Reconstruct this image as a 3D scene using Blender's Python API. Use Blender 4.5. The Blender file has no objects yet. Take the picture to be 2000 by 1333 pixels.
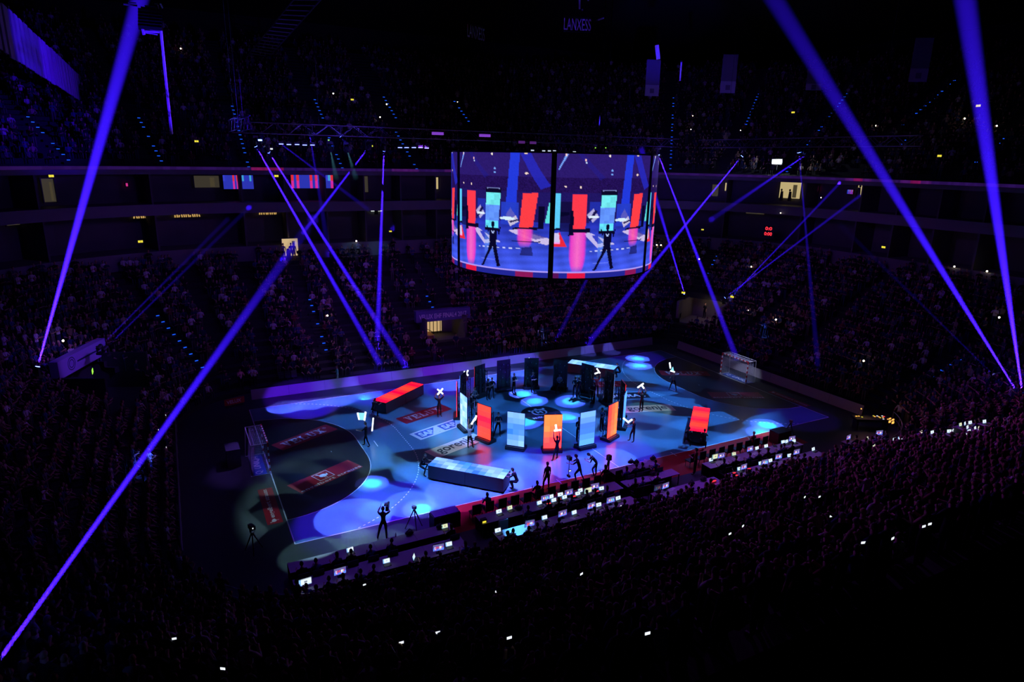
import bpy, bmesh, math, random
import numpy as np
from mathutils import Vector, Matrix
random.seed(7); rng = np.random.default_rng(7)
SC = bpy.context.scene
COL = SC.collection

# ------------------------------------------------------------------ camera, world, exposure
FPX = 1272.22
CAM = np.array([-23.849, -40.434, 18.891]); YAW, PITCH, ROLL = 0.482444, 0.272792, 0.019711
FW = np.array([math.cos(PITCH)*math.sin(YAW), math.cos(PITCH)*math.cos(YAW), -math.sin(PITCH)])
_r = np.cross(FW, [0, 0, 1]); _r /= np.linalg.norm(_r); _u = np.cross(_r, FW)
RT = math.cos(ROLL)*_r + math.sin(ROLL)*_u; UP = -math.sin(ROLL)*_r + math.cos(ROLL)*_u
cd = bpy.data.cameras.new('camera'); cam = bpy.data.objects.new('camera', cd); COL.objects.link(cam)
cd.sensor_width = 36.0; cd.lens = FPX/2000*36.0; cd.clip_start = 0.1; cd.clip_end = 500
cam.matrix_world = Matrix(((RT[0], UP[0], -FW[0], CAM[0]), (RT[1], UP[1], -FW[1], CAM[1]), (RT[2], UP[2], -FW[2], CAM[2]), (0, 0, 0, 1)))
SC.camera = cam
w = bpy.data.worlds.new('world'); SC.world = w; w.use_nodes = True
w.node_tree.nodes['Background'].inputs[0].default_value = (0.10, 0.06, 0.9, 1)
w.node_tree.nodes['Background'].inputs[1].default_value = 0.0009
SC.view_settings.view_transform = 'Standard'; SC.view_settings.look = 'None'
SC.view_settings.exposure = 0.0; SC.view_settings.gamma = 1.0; SC.view_settings.use_curve_mapping = False
cy = SC.cycles
cy.max_bounces = 3; cy.diffuse_bounces = 1; cy.glossy_bounces = 2; cy.transmission_bounces = 2; cy.transparent_max_bounces = 8
cy.volume_bounces = 0; cy.caustics_reflective = False; cy.caustics_refractive = False
cy.use_denoising = True; cy.sample_clamp_indirect = 4.0; cy.sample_clamp_direct = 0.0

def ray(px, py): return FW + RT*(px-1000)/FPX - UP*(py-666.5)/FPX
def gz(px, py, z=0.0):
    d = ray(px, py); return CAM + d*((z-CAM[2])/d[2])
def gy(px, py, y):
    d = ray(px, py); return CAM + d*((y-CAM[1])/d[1])
def gx(px, py, x):
    d = ray(px, py); return CAM + d*((x-CAM[0])/d[0])
def proj(p):
    d = np.asarray(p, float)-CAM; z = d@FW
    return 1000+FPX*(d@RT)/z, 666.5-FPX*(d@UP)/z, z
def lin(r, g, b):
    f = lambda c: (c/255/12.92) if c <= 10 else ((c/255+0.055)/1.055)**2.4
    return (f(r), f(g), f(b))

# ------------------------------------------------------------------ lights (spots are defined here, lamp bodies are built lower down)
def aim(o, target):
    d = Vector(target)-Vector(o.location); o.rotation_euler = d.to_track_quat('-Z', 'Y').to_euler()
def spot(name, pos, target, power, color, angle, blend=0.15, soft=0.06, parent=None, nodes=None):
    l = bpy.data.lights.new(name, 'SPOT'); l.energy = power; l.color = color; l.spot_size = math.radians(angle); l.spot_blend = blend
    l.shadow_soft_size = soft
    o = bpy.data.objects.new(name, l); COL.objects.link(o); o.location = pos; aim(o, target)
    return o
def gobo(l, seed, scale, thr=0.5, stretch=2.6, rot=0.5, lo=0.12, soft=0.004):
    """break-up pattern in front of a profile lamp: shards of light"""
    d = l.data; d.use_nodes = True; nt = d.node_tree; N = nt.nodes; L = nt.links
    em = N['Emission']; ge = N.new('ShaderNodeNewGeometry'); mw = l.rotation_euler.to_matrix(); ax = []
    for k in range(3):
        dp = N.new('ShaderNodeVectorMath'); dp.operation = 'DOT_PRODUCT'; L.new(ge.outputs['Incoming'], dp.inputs[0]); dp.inputs[1].default_value = mw.col[k]; ax.append(dp.outputs['Value'])
    def m(op, a, b):
        n = N.new('ShaderNodeMath'); n.operation = op
        for i, v in enumerate((a, b)):
            if isinstance(v, (int, float)): n.inputs[i].default_value = v
            else: L.new(v, n.inputs[i])
        return n.outputs[0]
    x = m('DIVIDE', ax[0], ax[2]); y = m('DIVIDE', ax[1], ax[2])
    tot = None
    for k in range(2):
        a = rot+k*0.9
        xr = m('ADD', m('MULTIPLY', x, math.cos(a)*scale), m('MULTIPLY', y, -math.sin(a)*scale))
        yr = m('ADD', m('MULTIPLY', x, math.sin(a)*scale/stretch), m('MULTIPLY', y, math.cos(a)*scale/stretch))
        c = N.new('ShaderNodeCombineXYZ'); L.new(m('ADD', xr, seed*3.7+k*11), c.inputs[0]); L.new(m('ADD', yr, seed*1.3), c.inputs[1])
        v = N.new('ShaderNodeTexVoronoi'); v.voronoi_dimensions = '2D'; v.distance = 'CHEBYCHEV'; v.inputs['Scale'].default_value = 1.0
        v.inputs['Randomness'].default_value = 0.85
        L.new(c.outputs[0], v.inputs['Vector']); s2 = N.new('ShaderNodeSeparateXYZ'); L.new(v.outputs['Color'], s2.inputs[0])
        b = m('GREATER_THAN', s2.outputs[0], thr)
        tot = b if tot is None else m('ADD', tot, b)
    L.new(m('ADD', m('MULTIPLY', tot, 0.5), lo), em.inputs['Strength'])
BLUE = (0.037, 0.007, 1.0)
def rig(t):
    """point on the lighting trusses from which a lamp reaches t without crossing the video cube"""
    if t[1] > 3: return np.array([t[0]*0.9, 9.0, 19.7])
    if t[1] < -3: return np.array([t[0]*0.95, -11.5, 19.7])
    return np.array([-14.0 if t[0] < 0.6 else 14.0, 9.0 if t[1] > -0.5 else -11.5, 19.7])
# profile lamps with break-up patterns over the court
for (p, t, pw, ang, seed, c) in (((-14, -10, 20), (-10, -0.5, 0), 28000, 56, 1, (0.09, 0.28, 1.0)), ((15, -10, 20), (8, -2, 0), 27000, 60, 2, (0.08, 0.32, 1.0)),
                                 ((13, 8, 20), (5, 1, 0), 9000, 56, 3, (0.06, 0.20, 1.0)), ((-14, 8, 20), (-16, -5, 0), 11000, 30, 5, (0.42, 0.85, 0.95)), ((-13, 9, 20), (-6, 0, 0), 4500, 44, 8, (0.05, 0.22, 1.0))):
    gobo(spot('profile_light', p, t, pw*1.45, c, ang, 0.4, 0.04), seed, 10.0, thr=0.62, lo=0.02, rot=0.3+seed, stretch=2.8)
for (px, py, r, pw) in ((610, 1085, 1.7, 9000), (735, 1000, 1.1, 9000), (780, 1040, 0.9, 7000), (520, 1015, 1.2, 4000), (640, 930, 1.3, 6000), (890, 865, 2.0, 9000), (855, 845, 1.8, 8000), (1270, 800, 1.6, 7000)):
    t = gz(px, py); s = rig(t); h = np.linalg.norm(t-s); spot('white_light', s, t, pw, (0.42, 0.85, 0.95), 2*math.degrees(math.atan(r/h)), 0.3, 0.05)
# soft washes along the two sidelines
WASH = (0.17, 0.175, 1.0)
for (px, py, r) in ((690, 1012, 2.1), (905, 962, 2.3), (1010, 925, 2.2), (965, 945, 1.9), (1195, 897, 1.7), (1125, 915, 1.8), (800, 985, 1.5), (560, 795, 1.5), (610, 789, 1.4), (660, 783, 1.4),
                    (880, 752, 1.6), (830, 765, 1.4), (960, 735, 1.4), (1010, 728, 1.3), (720, 771, 1.2)):
    t = gz(px, py); s = rig(t); h = np.linalg.norm(t-s)
    spot('wash_light', s, t, 50000*(1.0 if r > 1.9 else 0.85)*(1.25 if t[1] > 0 else 1.0), WASH, 2*math.degrees(math.atan(r/h)), 0.12, 0.05)
# violet fill over the same strips
for (px, py, r, pw) in ((700, 1020, 3.6, 16000), (800, 995, 3.6, 22000), (940, 955, 3.4, 22000), (1060, 920, 3.6, 22000), (1200, 885, 3.2, 22000), (600, 792, 3.2, 18000), (740, 770, 3.0, 18000), (880, 752, 3.0, 18000), (1010, 730, 3.0, 18000),
                        (1240, 700, 3.2, 6000), (1560, 815, 3.2, 4500), (560, 840, 3.0, 5000)):
    t = gz(px, py)+np.array([0, 1.2 if py < 800 and px < 1100 else 0, 0]); s = rig(t) if not (py < 800 and px < 1100) else np.array([-16.0, -11.5, 19.7]); h = np.linalg.norm(t-s); pw = pw*h*h/420*(1.0 if s[1] > -11.4 or s[0] != -16.0 else 1.5)
    spot('violet_light', s, t, pw, (0.11, 0.008, 1.0), 2*math.degrees(math.atan(r/h)), 0.35, 0.05)
# small hard follow spots: blue outer disc, cyan white core
for (px, py, r) in ((727, 945, 0.95), (822, 995, 0.98), (628, 782, 0.95), (712, 778, 0.85), (1022, 770, 1.15), (1044, 784, 1.0), (1115, 784, 1.2), (1028, 824, 1.2), (1104, 815, 1.1),
                    (1245, 701, 1.15), (1248, 715, 1.2), (1498, 831, 1.15), (1488, 846, 1.1), (690, 750, 0.8), (1150, 684, 0.8), (1195, 681, 0.9)):
    z = 0.45 if py in (684, 681, 750) else 0.0
    t = gz(px, py, z); s = rig(t); h = np.linalg.norm(t-s); a = 2*math.degrees(math.atan(r*1.04/h)); k = h*h/400*(1 if z == 0 else 0.5)
    spot('follow_light', s, t, 80000*k, (0.13, 0.14, 1.0), a, 0.04, 0.02)
    if z == 0: spot('follow_core_light', s+[0.3, 0, 0], t, 62000*k, (0.06, 1.0, 0.35), a*0.62, 0.45, 0.02)
# spots that pick out groups of spectators
for (t, c, pw, ang) in (((-26.6, -1.0, 2.2), (0.05, 0.10, 1.0), 60000, 4.6), ((27.6, 4.0, 3.0), (0.08, 0.2, 1.0), 52000, 3.4), ((8.6, 14.8, 1.8), (0.10, 0.20, 1.0), 60000, 3.6)):
    spot('crowd_pick_light', (t[0]*0.6, t[1]*0.5-1, 19.5), t, pw, c, ang, 0.5, 0.03)
spot('goal_light', (-12, 6, 19.5), (-20.6, 0, 1.2), 9000, (0.25, 0.12, 1.0), 12, 0.6, 0.05); spot('goal_light', (10, -6, 19.5), (20.6, 0, 1.2), 14000, (0.55, 0.65, 1.0), 10, 0.6, 0.05)
# purple wash on the stands
for (p, t, pw, ang, c) in (((-6, 8, 20), (-6, 21, 3), 3600, 70, (0.30, 0.05, 1.0)), ((-14, 4, 20), (-22, 22, 4), 1100, 70, (0.30, 0.07, 1.0)),
                           ((12, 8, 20), (14, 22, 4), 1300, 70, (0.34, 0.07, 1.0)), ((17, 0, 20), (34, 2, 5), 900, 75, (0.36, 0.06, 1.0)),
                           ((-17, -2, 20), (-34, 0, 5), 900, 80, (0.32, 0.06, 1.0)), ((8, -8, 19), (6, -22, 2), 1500, 80, (0.50, 0.06, 1.0)), ((22, -6, 19), (20, -23, 3), 3600, 58, (0.60, 0.06, 1.0)), ((2, -8, 19.5), (4, -27, 5), 2200, 96, (0.5, 0.06, 1.0)),
                           ((-12, -6, 19), (-10, -22, 2), 480, 85, (0.42, 0.08, 1.0)), ((-4, 8, 20), (-11, 14.2, 1), 2600, 26, (0.50, 0.42, 1.0)),
                           ((0, 8, 19), (-12, 34, 13), 1000, 95, (0.22, 0.07, 1.0)), ((14, 4, 19), (42, 22, 13), 800, 95, (0.22, 0.07, 1.0)), ((-12, 2, 19), (-41, 20, 13), 600, 90, (0.20, 0.07, 1.0))):
    spot('stand_wash_light', p, t, pw, c, ang, 0.6, 0.3)
spot('cladding_light', (-18, 14, 19.0), (-30.6, 26, 25), 12000, (0.045, 0.0, 1.0), 56, 0.6, 0.1)
spot('rig_light', (-22, 2, 16.0), (-19.5, 8, 27), 9000, (0.10, 0.10, 1.0), 40, 0.6, 0.1)
spot('banner_light', (10, 0, 19.0), (36, 30, 29), 5200, (0.12, 0.06, 1.0), 60, 0.6, 0.2)

# ------------------------------------------------------------------ materials
MATS = {}
def mat(name, col=(0.5, 0.5, 0.5), rough=0.6, metal=0.0, emit=None, es=1.0, spec=0.5, noise=0.0, nscale=6.0):
    if name in MATS: return MATS[name]
    m = bpy.data.materials.new(name); m.use_nodes = True; nt = m.node_tree; b = nt.nodes['Principled BSDF']
    b.inputs['Base Color'].default_value = (*col, 1); b.inputs['Roughness'].default_value = rough; b.inputs['Metallic'].default_value = metal
    b.inputs['Specular IOR Level'].default_value = spec
    if emit is not None:
        b.inputs['Emission Color'].default_value = (*emit, 1); b.inputs['Emission Strength'].default_value = es
    if noise:
        tc = nt.nodes.new('ShaderNodeTexCoord'); n = nt.nodes.new('ShaderNodeTexNoise'); n.inputs['Scale'].default_value = nscale; n.inputs['Detail'].default_value = 4
        r = nt.nodes.new('ShaderNodeMapRange'); r.inputs[3].default_value = 1-noise; r.inputs[4].default_value = 1+noise
        mx = nt.nodes.new('ShaderNodeVectorMath'); mx.operation = 'SCALE'; mx.inputs[0].default_value = col
        nt.links.new(tc.outputs['Object'], n.inputs['Vector']); nt.links.new(n.outputs['Fac'], r.inputs[0])
        nt.links.new(r.outputs[0], mx.inputs['Scale']); nt.links.new(mx.outputs[0], b.inputs['Base Color'])
    MATS[name] = m; return m
def emat(name, col, es=1.0): return mat(name, (0.01, 0.01, 0.01), 0.5, 0, col, es, 0.2)
def attr_mat(name, emissive, es=1.0):
    m = bpy.data.materials.new(name); m.use_nodes = True; nt = m.node_tree; b = nt.nodes['Principled BSDF']
    a = nt.nodes.new('ShaderNodeAttribute'); a.attribute_name = 'Col'
    if emissive:
        b.inputs['Base Color'].default_value = (0.004, 0.004, 0.004, 1); b.inputs['Roughness'].default_value = 0.5; b.inputs['Specular IOR Level'].default_value = 0.1
        nt.links.new(a.outputs['Color'], b.inputs['Emission Color']); b.inputs['Emission Strength'].default_value = es
    else:
        nt.links.new(a.outputs['Color'], b.inputs['Base Color']); b.inputs['Roughness'].default_value = 0.8; b.inputs['Specular IOR Level'].default_value = 0.2
    return m
def objcol_mat(name, emissive, es=1.0):
    m = bpy.data.materials.new(name); m.use_nodes = True; nt = m.node_tree; b = nt.nodes['Principled BSDF']
    a = nt.nodes.new('ShaderNodeObjectInfo')
    if emissive:
        b.inputs['Base Color'].default_value = (0.01, 0.01, 0.01, 1); b.inputs['Roughness'].default_value = 0.35
        nt.links.new(a.outputs['Color'], b.inputs['Emission Color']); b.inputs['Emission Strength'].default_value = es
    else:
        nt.links.new(a.outputs['Color'], b.inputs['Base Color']); b.inputs['Roughness'].default_value = 0.85; b.inputs['Specular IOR Level'].default_value = 0.2
    return m
M_BLACK = mat('black_metal', (0.012, 0.012, 0.015), 0.45)
M_DARK = mat('dark_plastic', (0.02, 0.02, 0.025), 0.5)
M_ALU = mat('aluminium', (0.5, 0.5, 0.55), 0.35, 0.9)
M_WHITE = mat('white_paint', (0.75, 0.75, 0.75), 0.45)
M_RED = mat('red_paint', (0.55, 0.02, 0.03), 0.45)
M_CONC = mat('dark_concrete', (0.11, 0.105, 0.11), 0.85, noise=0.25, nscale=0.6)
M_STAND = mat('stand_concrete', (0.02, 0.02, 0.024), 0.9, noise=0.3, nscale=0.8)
M_FASC = mat('fascia_panel', (0.16, 0.15, 0.17), 0.6, noise=0.15, nscale=0.4)
M_COURT = mat('court_vinyl', (0.12, 0.27, 0.36), 0.24, spec=0.75, noise=0.10, nscale=0.5)
M_ZONE = mat('black_vinyl', (0.011, 0.012, 0.015), 0.34, noise=0.2, nscale=0.5)
M_FLOOR = mat('hall_floor', (0.035, 0.04, 0.042), 0.5, noise=0.2, nscale=0.4)
M_REDFLOOR = mat('red_vinyl', (0.40, 0.008, 0.010), 0.45, spec=0.25, noise=0.15, nscale=0.5)
M_LINE = mat('line_paint', (0.72, 0.75, 0.78), 0.4)
M_PRED = mat('print_red', (0.42, 0.014, 0.025), 0.38)
M_PWHITE = mat('print_white', (0.70, 0.70, 0.72), 0.4)
M_PBLUE = mat('print_blue', (0.02, 0.08, 0.42), 0.38)
M_PNAVY = mat('print_navy', (0.012, 0.03, 0.07), 0.38)
M_TILE = objcol_mat('led_tile', True, 5.0)
M_SHIRT = objcol_mat('crowd_clothes', False)
M_PICT = attr_mat('led_picture', True, 1.0)
M_SKIN = mat('skin', (0.42, 0.24, 0.17), 0.6)
M_HAIR = mat('hair_dark', (0.02, 0.014, 0.01), 0.7)
M_BLOND = mat('hair_blond', (0.35, 0.24, 0.12), 0.7)
M_CLOTH = mat('black_clothes', (0.012, 0.012, 0.016), 0.85, spec=0.2)
M_SHOE = mat('shoe', (0.02, 0.02, 0.02), 0.6)
M_NAVY = mat('navy_clothes', (0.02, 0.03, 0.08), 0.85, spec=0.2)
M_LIGHTC = mat('light_clothes', (0.45, 0.45, 0.55), 0.85, spec=0.2)
M_REDC = mat('red_or_redlit_clothes', (0.5, 0.03, 0.05), 0.85, spec=0.2)
M_GREYC = mat('grey_clothes', (0.12, 0.12, 0.14), 0.85, spec=0.2)
M_LENS = emat('lamp_lens', (0.10, 0.16, 1.0), 14.0)
M_LENSC = emat('lamp_lens_cool', (0.45, 0.85, 1.0), 6.0)
M_GLOW = emat('glow_white', (0.80, 0.92, 1.0), 2.2)
M_CYANGLOW = emat('glow_cyan', (0.25, 0.75, 1.0), 1.2)
M_WARM = emat('warm_room', (1.0, 0.70, 0.30), 0.75)
M_WARMDIM = emat('warm_room_dim', (1.0, 0.75, 0.42), 0.16)
M_STEP = emat('step_light', (0.012, 0.11, 1.0), 1.1)
M_EXIT = emat('exit_green', (0.30, 1.0, 0.06), 1.6)
M_EXITY = emat('exit_yellow', (1.0, 0.85, 0.06), 0.9)
M_PHONE = emat('phone_torch', (1.0, 0.82, 0.55), 12.0)
M_DIGIT = emat('clock_digit', (1.0, 0.03, 0.05), 1.6)
M_SCRW = emat('screen_white', (0.85, 0.92, 1.0), 1.1)
M_SCRY = emat('screen_cream', (0.85, 0.80, 0.50), 0.8)
M_CLOTHTOP = mat('table_cloth', (0.42, 0.40, 0.46), 0.75)
M_NET = mat('net_cord', (0.55, 0.55, 0.65), 0.8)

# ------------------------------------------------------------------ mesh helpers
class MB:
    def __init__(s): s.v = []; s.f = []; s.m = []; s.mats = []
    def mi(s, m):
        if m not in s.mats: s.mats.append(m)
        return s.mats.index(m)
    def add(s, vs, fs, m):
        o = len(s.v); s.v += [tuple(map(float, p)) for p in vs]; k = s.mi(m)
        for f in fs: s.f.append(tuple(i+o for i in f)); s.m.append(k)
    def box(s, c, size, m, rz=0.0, mtx=None):
        x, y, z = size[0]/2, size[1]/2, size[2]/2
        vs = [(-x,-y,-z),(x,-y,-z),(x,y,-z),(-x,y,-z),(-x,-y,z),(x,-y,z),(x,y,z),(-x,y,z)]
        if mtx is not None: vs = [mtx @ Vector(p) for p in vs]
        elif rz: ca, sa = math.cos(rz), math.sin(rz); vs = [(p[0]*ca-p[1]*sa, p[0]*sa+p[1]*ca, p[2]) for p in vs]
        vs = [(p[0]+c[0], p[1]+c[1], p[2]+c[2]) for p in vs]
        s.add(vs, [(0,3,2,1),(4,5,6,7),(0,1,5,4),(1,2,6,5),(2,3,7,6),(3,0,4,7)], m); return s
    def tube(s, p0, p1, r0, m, n=6, r1=None, cap=True):
        p0 = Vector(p0); p1 = Vector(p1); r1 = r0 if r1 is None else r1
        d = (p1-p0).normalized(); a = d.orthogonal().normalized(); b = d.cross(a)
        vs = []
        for p, r in ((p0, r0), (p1, r1)):
            for k in range(n):
                t = 2*math.pi*k/n; vs.append(p+a*(r*math.cos(t))+b*(r*math.sin(t)))
        fs = [(k, (k+1) % n, n+(k+1) % n, n+k) for k in range(n)]
        if cap: fs += [tuple(range(n-1, -1, -1)), tuple(range(n, 2*n))]
        s.add(vs, fs, m); return s
    def poly(s, pts, m, z=None):
        vs = [(p[0], p[1], z) if z is not None else tuple(p) for p in pts]
        s.add(vs, [tuple(range(len(vs)))], m); return s
    def ball(s, c, r, m, n=8, k=5, sc=(1, 1, 1)):
        vs = [(c[0], c[1], c[2]+r*sc[2])]
        for i in range(1, k):
            t = math.pi*i/k
            for j in range(n):
                a = 2*math.pi*j/n; vs.append((c[0]+r*sc[0]*math.sin(t)*math.cos(a), c[1]+r*sc[1]*math.sin(t)*math.sin(a), c[2]+r*sc[2]*math.cos(t)))
        vs.append((c[0], c[1], c[2]-r*sc[2])); fs = []
        for j in range(n): fs.append((0, 1+j, 1+(j+1) % n))
        for i in range(k-2):
            for j in range(n):
                a = 1+i*n+j; b = 1+i*n+(j+1) % n; fs.append((a, a+n, b+n, b))
        l = len(vs)-1; q = 1+(k-2)*n
        for j in range(n): fs.append((q+j, l, q+(j+1) % n))
        s.add(vs, fs, m); return s
    def mesh(s, name):
        me = bpy.data.meshes.new(name); me.from_pydata(s.v, [], s.f)
        for m in s.mats: me.materials.append(m)
        me.polygons.foreach_set('material_index', s.m); me.update(); return me
def link(name, me, parent=None, loc=(0, 0, 0), rz=0.0, smooth=False):
    o = bpy.data.objects.new(name, me); COL.objects.link(o); o.location = loc; o.rotation_euler = (0, 0, rz)
    if parent is not None: o.parent = parent
    if smooth: me.polygons.foreach_set('use_smooth', [True]*len(me.polygons))
    return o
def obj(name, mb, parent=None, loc=(0, 0, 0), rz=0.0): return link(name, mb.mesh(name), parent, loc, rz)
def tag(o, label, cat, group=None, kind=None):
    if label: o['label'] = label
    if cat: o['category'] = cat
    if group: o['group'] = group
    if kind: o['kind'] = kind
    return o
def thing(name, label, cat, loc=(0, 0, 0), rz=0.0, group=None):
    o = bpy.data.objects.new(name, None); COL.objects.link(o); o.location = tuple(map(float, loc)); o.rotation_euler = (0, 0, rz); o.empty_display_size = 0.2
    return tag(o, label, cat, group)
def struct(o): o['kind'] = 'structure'; return o
def dup(root, loc, rz=0.0, label=None, group=None):
    r = root.copy(); COL.objects.link(r); r.location = tuple(map(float, loc)); r.rotation_euler = (0, 0, rz)
    if label: r['label'] = label
    if group: r['group'] = group
    for ch in list(root.children):
        c = ch.copy(); COL.objects.link(c); c.parent = r
        for g in list(ch.children):
            d = g.copy(); COL.objects.link(d); d.parent = c
    return r
ORD = ['first', 'second', 'third', 'fourth', 'fifth', 'sixth', 'seventh', 'eighth', 'ninth', 'tenth', 'eleventh', 'twelfth', 'thirteenth', 'fourteenth', 'fifteenth', 'sixteenth',
       'seventeenth', 'eighteenth', 'nineteenth', 'twentieth', 'twenty-first', 'twenty-second', 'twenty-third', 'twenty-fourth', 'twenty-fifth', 'twenty-sixth', 'twenty-seventh', 'twenty-eighth']
# ------------------------------------------------------------------ lettering
def text_geo(s, bold=0.0, shear=0.0, space=1.0):
    c = bpy.data.curves.new('t', 'FONT'); c.body = s; c.offset = bold; c.shear = shear; c.space_character = space; c.resolution_u = 3
    o = bpy.data.objects.new('t', c); COL.objects.link(o); bpy.context.view_layer.update()
    me = bpy.data.meshes.new_from_object(o.evaluated_get(bpy.context.evaluated_depsgraph_get()))
    v = np.array([p.co[:2] for p in me.vertices]); f = [tuple(p.vertices) for p in me.polygons]
    bpy.data.objects.remove(o); bpy.data.curves.remove(c); bpy.data.meshes.remove(me)
    lo = v.min(0); v = (v-lo)/(v.max(0)-lo); return v, f
def bil(q, u, v): 
    a, b, c, d = [np.array(p, float) for p in q]
    return a*(1-u)*(1-v)+b*u*(1-v)+c*u*v+d*(1-u)*v
def put_text(mb, s, q, u0, v0, u1, v1, z, m, **k):
    v, f = text_geo(s, **k)
    mb.add([(*bil(q, u0+(u1-u0)*p[0], v0+(v1-v0)*p[1]), z) for p in v], f, m)
def put_quads(mb, quads, q, u0, v0, u1, v1, z, m):
    for i, g in enumerate(quads):
        mb.add([(*bil(q, u0+(u1-u0)*p[0], v0+(v1-v0)*p[1]), z+0.0002*i) for p in g], [tuple(range(len(g)))], m)
def R_(x0, y0, x1, y1): return [(x0, y0), (x1, y0), (x1, y1), (x0, y1)]
def arc_strip(cx, cy, rx, ry, wd, a0, a1, n=10):
    out = []
    for i in range(n):
        t0 = math.radians(a0+(a1-a0)*i/n); t1 = math.radians(a0+(a1-a0)*(i+1)/n)
        out.append([(cx+rx*math.cos(t0), cy+ry*math.sin(t0)), (cx+rx*math.cos(t1), cy+ry*math.sin(t1)),
                    (cx+(rx-wd)*math.cos(t1), cy+(ry-wd)*math.sin(t1)), (cx+(rx-wd)*math.cos(t0), cy+(ry-wd)*math.sin(t0))])
    return out
def slab_letters():
    """five heavy slab-serif capitals in a 5 x 1 cell grid"""
    q = []; sh = lambda l, dx: [[(p[0]*0.92+dx+0.04, p[1]) for p in g] for g in l]
    q += sh([[(0.10, 1), (0.36, 1), (0.60, 0), (0.42, 0)], [(0.66, 1), (0.84, 1), (0.58, 0), (0.46, 0)], R_(0, 0.86, 0.46, 1), R_(0.56, 0.86, 1, 1)], 0)
    q += sh([R_(0.14, 0, 0.38, 1), R_(0, 0, 0.92, 0.15), R_(0, 0.85, 0.92, 1), R_(0.38, 0.43, 0.70, 0.57), R_(0.78, 0, 0.92, 0.34), R_(0.78, 0.66, 0.92, 1), R_(0.60, 0.33, 0.70, 0.67)], 1)
    q += sh([R_(0.14, 0, 0.38, 1), R_(0, 0, 0.92, 0.15), R_(0, 0.86, 0.52, 1), R_(0.78, 0, 0.92, 0.40)], 2)
    q += sh([R_(0.10, 0.28, 0.34, 1), R_(0.70, 0.28, 0.84, 1), R_(0, 0.86, 0.44, 1), R_(0.56, 0.86, 1, 1)] + arc_strip(0.47, 0.30, 0.37, 0.30, 0.18, 180, 360, 6), 3)
    q += sh([[(0.08, 1), (0.34, 1), (0.92, 0), (0.66, 0)], [(0.70, 1), (0.86, 1), (0.28, 0), (0.12, 0)], R_(0, 0.87, 0.42, 1), R_(0.58, 0.87, 0.98, 1), R_(0, 0, 0.42, 0.13), R_(0.56, 0, 1, 0.13)], 4)
    return [[(p[0]/5, p[1]) for p in g] for g in q]
SLAB = slab_letters()
def ring_mark():
    q = arc_strip(0.5, 0.5, 0.5, 0.5, 0.09, 0, 360, 12)
    return q + [R_(0.36, 0.25, 0.45, 0.75), R_(0.45, 0.66, 0.62, 0.75), R_(0.45, 0.46, 0.62, 0.55), R_(0.58, 0.5, 0.66, 0.72), [(0.5, 0.5), (0.6, 0.5), (0.7, 0.25), (0.6, 0.25)]]

# ------------------------------------------------------------------ floor and court
fl = MB().poly([(-75, -60), (80, -60), (80, 75), (-75, 75)], M_FLOOR, 0.0); struct(obj('floor', fl))
court = thing('handball_court', 'blue handball court with two black goal areas and printed sponsor panels', 'court', (0, 0, 0))
obj('court_surface', MB().poly([(-20, -10), (20, -10), (20, 10), (-20, 10)], M_COURT, 0.004), court)
obj('outer_surface', MB().poly([(-12.3, -12.6), (14.5, -12.6), (14.5, -10.0), (-12.3, -10.0)], M_REDFLOOR, 0.003), court)['label'] = 'red floor strip between the near sideline and the desks'
def goal_arc(sx, r, n=18, full=True):
    pts = [(sx*20, -1.5-r)]
    for i in range(n+1): t = math.pi/2*i/n; pts.append((sx*(20-r*math.sin(t)), -1.5-r*math.cos(t)))
    for i in range(n+1): t = math.pi/2*i/n; pts.append((sx*(20-r*math.cos(t)), 1.5+r*math.sin(t)))
    return pts[1:]
def line_strip(mb, pts, wd, z, m):
    for a, b in zip(pts[:-1], pts[1:]):
        a = np.array(a); b = np.array(b); d = b-a; l = np.linalg.norm(d); n = np.array([-d[1], d[0]])/l*wd/2
        mb.add([(*(a+n), z), (*(a-n), z), (*(b-n), z), (*(b+n), z)], [(0, 1, 2, 3)], m)
for sx in (-1, 1):
    g = goal_arc(sx, 6.0); g2 = g if sx < 0 else g[::-1]
    obj('goal_area', MB().poly(g2[::-1], M_ZONE, 0.007), court)
    mb = MB(); line_strip(mb, g, 0.05, 0.010, M_LINE); obj('goal_area_line', mb, court)
    mb = MB(); pts = [p for p in goal_arc(sx, 9.0, 60) if abs(p[1]) < 9.95]
    acc = 0
    P = [pts[0]]
    for a, b in zip(pts[:-1], pts[1:]):
        k = max(1, int(np.hypot(b[0]-a[0], b[1]-a[1])/0.075))
        P += [(a[0]+(b[0]-a[0])*i/k, a[1]+(b[1]-a[1])*i/k) for i in range(1, k+1)]
    for i in range(0, len(P)-2, 4): line_strip(mb, P[i:i+3], 0.06, 0.010, M_LINE)
    o = obj('dashed_line', mb, court); o['kind'] = 'stuff'
    mb = MB(); line_strip(mb, [(sx*13, -0.5), (sx*13, 0.5)], 0.06, 0.010, M_LINE); obj('penalty_line', mb, court)
    mb = MB(); line_strip(mb, [(sx*16, -0.08), (sx*16, 0.08)], 0.06, 0.011, M_LINE); obj('keeper_mark', mb, court)
    mb = MB(); line_strip(mb, [(sx*20, -10), (sx*20, -1.5)], 0.06, 0.012, M_LINE); line_strip(mb, [(sx*20, -1.5), (sx*20, 1.5)], 0.08, 0.012, M_LINE)
    line_strip(mb, [(sx*20, 1.5), (sx*20, 10)], 0.06, 0.012, M_LINE); obj('goal_line', mb, court)
    mb = MB(); line_strip(mb, [(-20, sx*10), (20, sx*10)], 0.06, 0.012, M_LINE); obj('side_line', mb, court)
mb = MB(); line_strip(mb, [(0, -10), (0, 10)], 0.05, 0.010, M_LINE); obj('centre_line', mb, court)
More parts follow.
